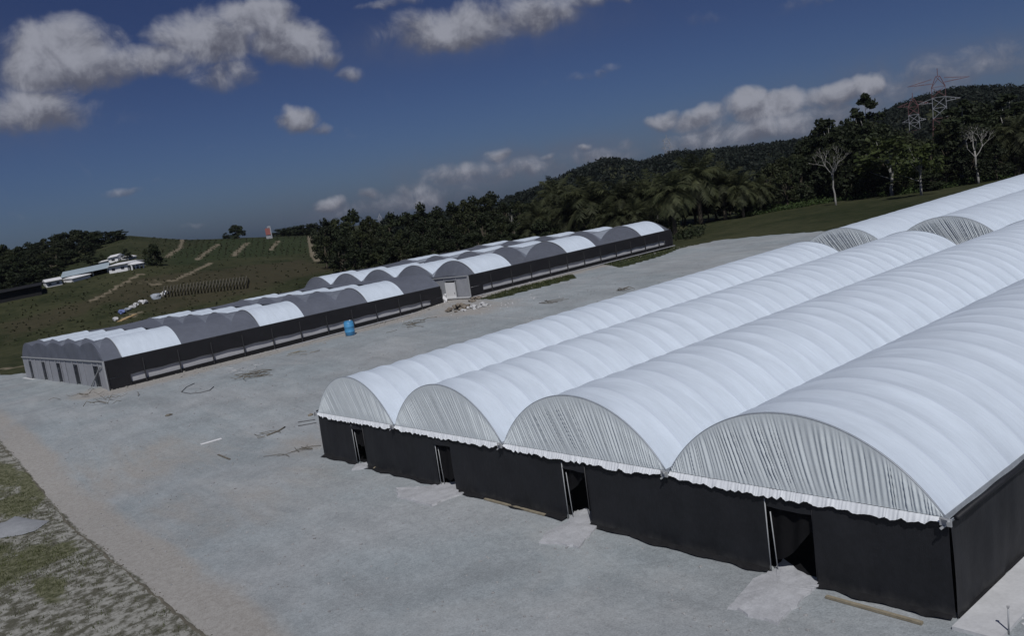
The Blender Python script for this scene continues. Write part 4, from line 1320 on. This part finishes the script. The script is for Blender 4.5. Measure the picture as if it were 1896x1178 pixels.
def fieldtree(u, vb, vt, label, wide=1.0, kind='round', var=None):
    p = at(u, vb); plant(kind, p, max(2, top_h(p, u, vt)), label, None, None, wide, var)
p = along(440, 432, 440); plant('dense', p, top_h(p, 441, 416)*1.0, 'dome-shaped dark tree alone on the far crest', None, 'broadleaf_tree', 1.25, 1)
p = along(420, 440, 440); plant('bush', p, top_h(p, 420, 432), 'low dark bush at the left foot of the dome-shaped tree', None, None, 1.4, 0)
fieldtree(290, 492, 452, 'dark square-crowned tree at the right of the white buildings', .95, 'dense', 0)
fieldtree(276, 490, 460, 'smaller dark tree touching the square-crowned one', 1.1, 'olive', 1)
fieldtree(236, 482, 461, 'small dark tree behind the white buildings', 1.2, 'round', 2)
fieldtree(172, 492, 468, 'bushy dark tree left behind the white buildings', 1.6, 'round', 1)
fieldtree(190, 486, 470, 'low dark tree behind the pale tank house', 1.4, 'olive', 0)
for i, (u, v, t_) in enumerate([(610, 470, 448), (640, 476, 452), (675, 482, 458), (600, 452, 432), (720, 488, 466)]):
    fieldtree(u, v, t_, ['bush at the wood edge beside the sandy track', 'second bush along the wood edge right of the track', 'third bush along the wood edge right of the track', 'upper bush next to the top of the sandy track', 'bush at the wood edge just above the net house roofs'][i], 1.3, 'bush')
for i, u in enumerate((512, 524, 536, 548, 560, 572, 584)):
    p = along(u, 470, 420); plant('bush', p, max(3, top_h(p, u, 426-i*1.8)), 'low far tree in the line beyond the field crest', 'far trees beyond the field crest', 'broadleaf_tree', 2.0)

# undergrowth before the wood
def undergrowth():
    r_ = np.random.default_rng(9); mb = MB()
    for i in range(2200):
        u = r_.uniform(1370, 1900); d = edge_d(u)+r_.uniform(3, 26)
        p = along(u, d, 380)
        lo = edge_d(u)
        hgt = r_.uniform(.5, 2.0)*min(1, .4+(d-lo)/14)
        leaf_cloud(mb, [(p.x, p.y, p.z+hgt*.5, hgt*.9)], 14, .30, r_)
    tag(mb.build('undergrowth', UNDER, None), kind='stuff')
    mb = MB()
    for i in range(520):
        u = r_.uniform(600, 1300); d = r_.uniform(190, 215) if u < 1250 else r_.uniform(172, 190)
        p = along(u, d, 440)
        hgt = r_.uniform(.8, 2.6)
        leaf_cloud(mb, [(p.x, p.y, p.z+hgt*.5, hgt*.9)], 16, .36, r_)
    tag(mb.build('undergrowth', LEAF, None), kind='stuff')
undergrowth()

def field_scrub():
    r_ = np.random.default_rng(19); mb = MB()
    for i in range(1500):
        u, v = r_.uniform(-10, 640), r_.uniform(425, 640)
        p = at(u, v)
        dd = math.hypot(p.x-CAM[0], p.y-CAM[1])
        if dd > 460 or dd < 170 or p.x > -100 and p.y < 100: continue
        s = r_.uniform(.15, .40)*(1.7 if r_.random() < .07 else 1)
        leaf_cloud(mb, [(p.x, p.y, p.z+s*.3, s)], 5, .30, r_)
    # crop rows running up the far slope
    for row in range(26):
        a = along(300+row*11.5, 300); b = along(318+row*11.2, 420)
        for t in np.linspace(0, 1, 60):
            x, y = a.x+(b.x-a.x)*t, a.y+(b.y-a.y)*t
            if r_.random() < .45: continue
            z = T(x, y)
            leaf_cloud(mb, [(x+r_.normal(0, .3), y+r_.normal(0, .3), z+.12, .34)], 3, .34, r_)
    tag(mb.build('field_scrub', SCRUB, None), kind='stuff')
field_scrub()

# far wooded hills: one mass of crowns
def hill_wood():
    r_ = np.random.default_rng(21); mb = MB()
    n_ = 0
    for i in range(3000):
        u = r_.uniform(700, 2000); d = 300+ (RIDGE_R+60-300)*r_.uniform(0, 1)**.6
        p = along(u, d, 330)
        s = r_.uniform(2.8, 5.0)
        leaf_cloud(mb, [(p.x+r_.normal(0, 1.2), p.y+r_.normal(0, 1.2), p.z+s*k, s*.62) for k in (.55, 1.05)], 16, 1.15, r_, .8)
    tag(mb.build('hill_wood', HILLL, None), kind='stuff')
hill_wood()

# ------------------------------------------------------------------ far things
def pylon(u, vtop, dist, H, label, bands, arms, group=None):
    p = along(u, dist, vtop)
    ht = top_h(p, u, vtop)
    H = max(H, ht) if ht > 5 else H
    base = Vector((p.x, p.y, p.z + ht - H))
    root = empty('lattice_pylon', base, label, 'pylon', group)
    dirv = Vector((-(base.y-CAM[1]), base.x-CAM[0], 0)).normalized()      # arms seen broadside
    nv = Vector((-dirv.y, dirv.x, 0))
    w0, w1 = H*.095, H*.055
    wid = lambda z: (w0+(w1-w0)*min(1, z/(H*.60))) if z < H*.86 else w1*max(.12, 1-(z-H*.86)/(H*.10))
    r = max(.08, dist*.00022)
    levels = list(np.linspace(0, H*.93, 11))
    cols = bands
    for i in range(len(levels)-1):
        z0, z1 = levels[i], levels[i+1]
        mb = MB()
        c0 = [base+dirv*(sx*wid(z0))+nv*(sy*wid(z0))+Vector((0, 0, z0)) for sx, sy in ((-1,-1),(1,-1),(1,1),(-1,1))]
        c1 = [base+dirv*(sx*wid(z1))+nv*(sy*wid(z1))+Vector((0, 0, z1)) for sx, sy in ((-1,-1),(1,-1),(1,1),(-1,1))]
        for k in range(4):
            mb.bar(c0[k], c1[k], r*1.6)
            mb.bar(c0[k], c1[(k+1) % 4], r); mb.bar(c0[(k+1) % 4], c1[k], r); mb.bar(c1[k], c1[(k+1) % 4], r)
        mb.build('lattice_section', PRED if (i in cols) else PWHI, root)
    mb = MB(); mb.bar(base+Vector((0, 0, H*.93)), base+Vector((0, 0, H)), r*2); mb.build('peak', PRED if 9 in cols else PWHI, root)
    for z, ln, red in arms:
        zc = z*H; w = wid(zc)
        for s in (-1, 1):
            mb = MB()
            tip = base+dirv*(s*ln*H)+Vector((0, 0, zc+.01*H))
            for sy in (-1, 1):
                mb.bar(base+dirv*(s*w)+nv*(sy*w)+Vector((0, 0, zc)), tip, r*1.3)
                mb.bar(base+dirv*(s*w)+nv*(sy*w)+Vector((0, 0, zc+.04*H)), tip, r*1.3)
            for k in (.35, .65):
                q = base+dirv*(s*(w+(ln*H-w)*k))+Vector((0, 0, zc))
                mb.bar(q+nv*w*(1-k), q-nv*w*(1-k)+Vector((0, 0, .02*H)), r)
            mb.build('crossarm', PRED if red else PWHI, root)
    return root
pylon(1735, 126, 400, 46, 'larger red and white lattice pylon rising over the right hill', (0, 1, 4, 5, 8, 9), [(.70, .17, False), (.87, .25, True)])
pylon(1689, 172, 480, 42, 'smaller red and white lattice pylon left of the larger one', (0, 1, 2, 4, 5, 8, 9), [(.66, .13, False), (.85, .17, True)])
pylon(1233, 249, 700, 42, 'white lattice pylon standing on the middle ridge', (0, 1, 2, 3), [(.74, .11, False), (.88, .08, False)])
pylon(771, 369, 900, 36, 'tiny white pylon showing over the left part of the wood', (), [(.74, .12, False), (.87, .10, False)])
pylon(702, 395, 980, 30, 'faintest white pylon tip over the wood at the far left', (), [(.8, .12, False)])

# white and red sign tower on the crest
p = along(498, 412, 435)
hb = top_h(p, 498, 414)
bd = empty('sign_tower', p, 'red and white sign tower standing on the far field crest', 'sign')
dv = Vector((-(p.y-CAM[1]), p.x-CAM[0], 0)).normalized(); nv = Vector((-dv.y, dv.x, 0))
rot = Matrix((dv, nv, Vector((0, 0, 1)))).transposed()
hb = max(5.0, hb*.86)
MB().box(p+Vector((0, 0, hb*.11)), (2.8, 2.0, hb*.24), rot=rot).build('base', PWHI, bd)
MB().box(p+dv*.25+Vector((0, 0, hb*.56)), (2.2, 1.0, hb*.52), rot=rot).build('red_panel', REDP, bd)
MB().box(p-dv*1.1+Vector((0, 0, hb*.52)), (.5, 1.2, hb*.62), rot=rot).build('white_edge', PWHI, bd)
MB().box(p-dv*.5+Vector((0, 0, hb*.91)), (1.6, 1.1, hb*.14), rot=rot).build('top_board', PWHI, bd)
MB().box(p+dv*.2-nv*.56+Vector((0, 0, hb*.70)), (1.6, .14, hb*.12), rot=rot).build('light_band', plain('pink_band', (.55, .32, .28), .1), bd)

# white buildings on the field
def building(pxs, hpx, depth, name, label, roofm, wallm, roof_h=.35, windows=3, open_front=False, group=None):
    """pxs: the two base pixels of the wall that faces the camera"""
    A, B = at(*pxs[0]), at(*pxs[1])
    d = (B-A); d.z = 0; L = d.length; d.normalize()
    nrm = Vector((-d.y, d.x, 0))
    if nrm.dot(Vector((A.x-CAM[0], A.y-CAM[1], 0))) < 0: nrm = -nrm
    dist = math.hypot(A.x-CAM[0], A.y-CAM[1]); Hh = hpx*dist/FPX
    z0 = min(A.z, B.z)-.3; zt = max(A.z, B.z)+Hh
    # slope of the ground: walls follow the photo's tilt through the base points
    root = empty(name, A, label, 'building', group)
    C = lambda s, t, z: Vector((A.x, A.y, 0))+d*(s*L)+nrm*(t*depth)+Vector((0, 0, z))
    zt0, zt1 = A.z+Hh, B.z+Hh
    zz = lambda s: zt0+(zt1-zt0)*s
    w = MB()
    if not open_front:
        V = [C(0,0,z0), C(1,0,z0), C(1,1,z0), C(0,1,z0), C(0,0,zz(0)), C(1,0,zz(1)), C(1,1,zz(1)), C(0,1,zz(0))]
        w.add(V, [(0,1,5,4), (1,2,6,5), (2,3,7,6), (3,0,4,7)])
        w.build('wall', wallm, root)
    else:
        for s in (0, .33, .66, 1.0):
            q = MB(); q.bar(C(s, .05, z0), C(s, .05, zz(s)), .35); q.build('post', wallm, root)
        V = [C(0,1,z0), C(1,1,z0), C(1,1,zz(1)), C(0,1,zz(0))]
        MB().add(V, [(0,1,2,3)]).build('back_wall', WINDK, root)
    ov = .04
    rf = MB()
    a0, a1 = -ov, 1+ov
    rh = roof_h*Hh+.2
    V = [C(a0,-.1,zz(0)-.02), C(a1,-.1,zz(1)-.02), C(a1,.5,zz(1)+rh), C(a0,.5,zz(0)+rh), C(a1,1.1,zz(1)-.02), C(a0,1.1,zz(0)-.02)]
    rf.add(V, [(0,1,2,3), (3,2,4,5), (1,4,2), (0,3,5)])
    rf.build('roof', roofm, root)
    for i in range(windows):
        s = (i+.5)/windows
        q = MB(); q.box(C(s, -.004, A.z+(B.z-A.z)*s+Hh*.5)-nrm*.04, (L/windows*.34, .08, Hh*.3), rot=Matrix((d, nrm, Vector((0, 0, 1)))).transposed())
        q.build('window', WINDK, root)
    return root
BG = 'white farm buildings on the field'
building([(86, 533), (116, 527)], 9, 9, 'farm_building', 'white box building at the left end of the long blue roof', WPAINT, WPAINT, .3, 2)
building([(118, 523), (200, 505)], 8, 14, 'farm_shed', 'long open shed with a pale blue sheet roof', ROOFM, WPAINT, .9, 0, True)
building([(134, 523), (168, 514)], 6, 5, 'farm_building', 'low white hut in front of the long blue-roofed shed', WPAINT, WPAINT, .3, 0)
building([(203, 507), (237, 501)], 12, 9, 'farm_building', 'white main house at the right end of the long shed', WPAINT, WPAINT, .2, 2)
building([(246, 500), (267, 496)], 9, 7, 'farm_shed', 'small open-fronted white shelter right of the white main house', WPAINT, WPAINT, .3, 0, True)
building([(202, 488), (219, 484)], 9, 6, 'farm_building', 'white upper house standing behind the main house', WPAINT, WPAINT, .3, 1)
building([(184, 491), (200, 487)], 4, 5, 'farm_building', 'small white hut left of the upper house', WPAINT, WPAINT, .3, 0)
building([(238, 481), (253, 478)], 4, 5, 'farm_building', 'small white hut behind the open-fronted shelter', WPAINT, WPAINT, .3, 0)
building([(0, 562), (78, 546)], 16, 12, 'dark_shed', 'long low black net shed at the left edge below the crest trees', SKIRT, SKIRT, .15, 0)

FRW = plain('grey_slats', (.105, .097, .07), .3, .5)
# row of slatted seedling frames on the field
for i in range(26):
    f_ = i/25
    u0, v0 = 304+(455-304)*f_, 552+(535-552)*f_
    A = at(u0, v0); B = at(u0+2.2+1.0*f_, v0-13-2*f_)
    fr_ = empty('seedbed_frame', A, 'pale slatted frame in the long slanting row on the field', 'frame', 'slatted frames in a row on the field')
    hh = .9
    for q in (A, B):
        MB().bar(q, q+Vector((0, 0, hh+.4)), .16).build('post', FRW, fr_)
    MB().bar(A+Vector((0, 0, hh+.3)), B+Vector((0, 0, hh+.3)), .22, .16).build('rail', FRW, fr_)
    n2 = Vector((.9, .6, 0))
    MB().add([A+n2*.5+Vector((0,0,.05)), B+n2*.5+Vector((0,0,.05)), B+n2*.5+Vector((0,0,hh)), A+n2*.5+Vector((0,0,hh))], [(0,1,2,3)]).build('net', BLACK, fr_)
# sacks and boxes in a broken line down the field
for i, (u, v, r, m, lab) in enumerate([(307, 545, .9, WPAINT, 'white sack at the left end of the slatted frames'), (300, 549, .8, PALER, 'pale sack just below the white one by the frames'), (290, 553, 1.0, GUTTER, 'grey bundle left of the slatted frames'),
        (268, 562, .8, PALER, 'pale sack at the top of the slanting line of sacks'), (262, 561, .7, WPAINT, 'small white sack beside the pale one'), (252, 566, .7, PALER, 'third sack down the slanting line'), (245, 571, .7, PALER, 'fourth sack down the slanting line'),
        (236, 576, .8, GUTTER, 'grey bundle low in the slanting line'), (226, 581, .9, plain('blue_sheet', (.14, .18, .36), .2), 'bluish bundle near the lower end of the line'), (215, 594, .8, PALER, 'pale sack closest to the net house roofs')]):
    c = at(u, v); rnd = random.Random(i)
    tag(MB().rock((c.x, c.y, c.z+r*.35), r, 2, .75, rnd).build('sack', m, None), lab, 'sack')
board((221, 596), (250, 583), 1.2, .15, 'plank_stack', plain('tan_planks', (.42, .30, .15), .2, 1), 'long tan plank stack on the slope behind the net house', 'planks')

# ------------------------------------------------------------------ the air
def haze():
    mb = MB()
    mb.box((-250, 420, 40), (2300, 1900, 110))
    m = bpy.data.materials.new('pale_air'); m.use_nodes = True
    t = m.node_tree; t.nodes.clear()
    o = t.nodes.new('ShaderNodeOutputMaterial'); v = t.nodes.new('ShaderNodeVolumePrincipled')
    v.inputs['Color'].default_value = (.80, .88, 1.0, 1); v.inputs['Density'].default_value = HAZE; v.inputs['Anisotropy'].default_value = .2
    t.links.new(v.outputs[0], o.inputs['Volume'])
    tag(mb.build('haze', m, None), kind='stuff')
HAZE = .000045
if HAZE: haze()
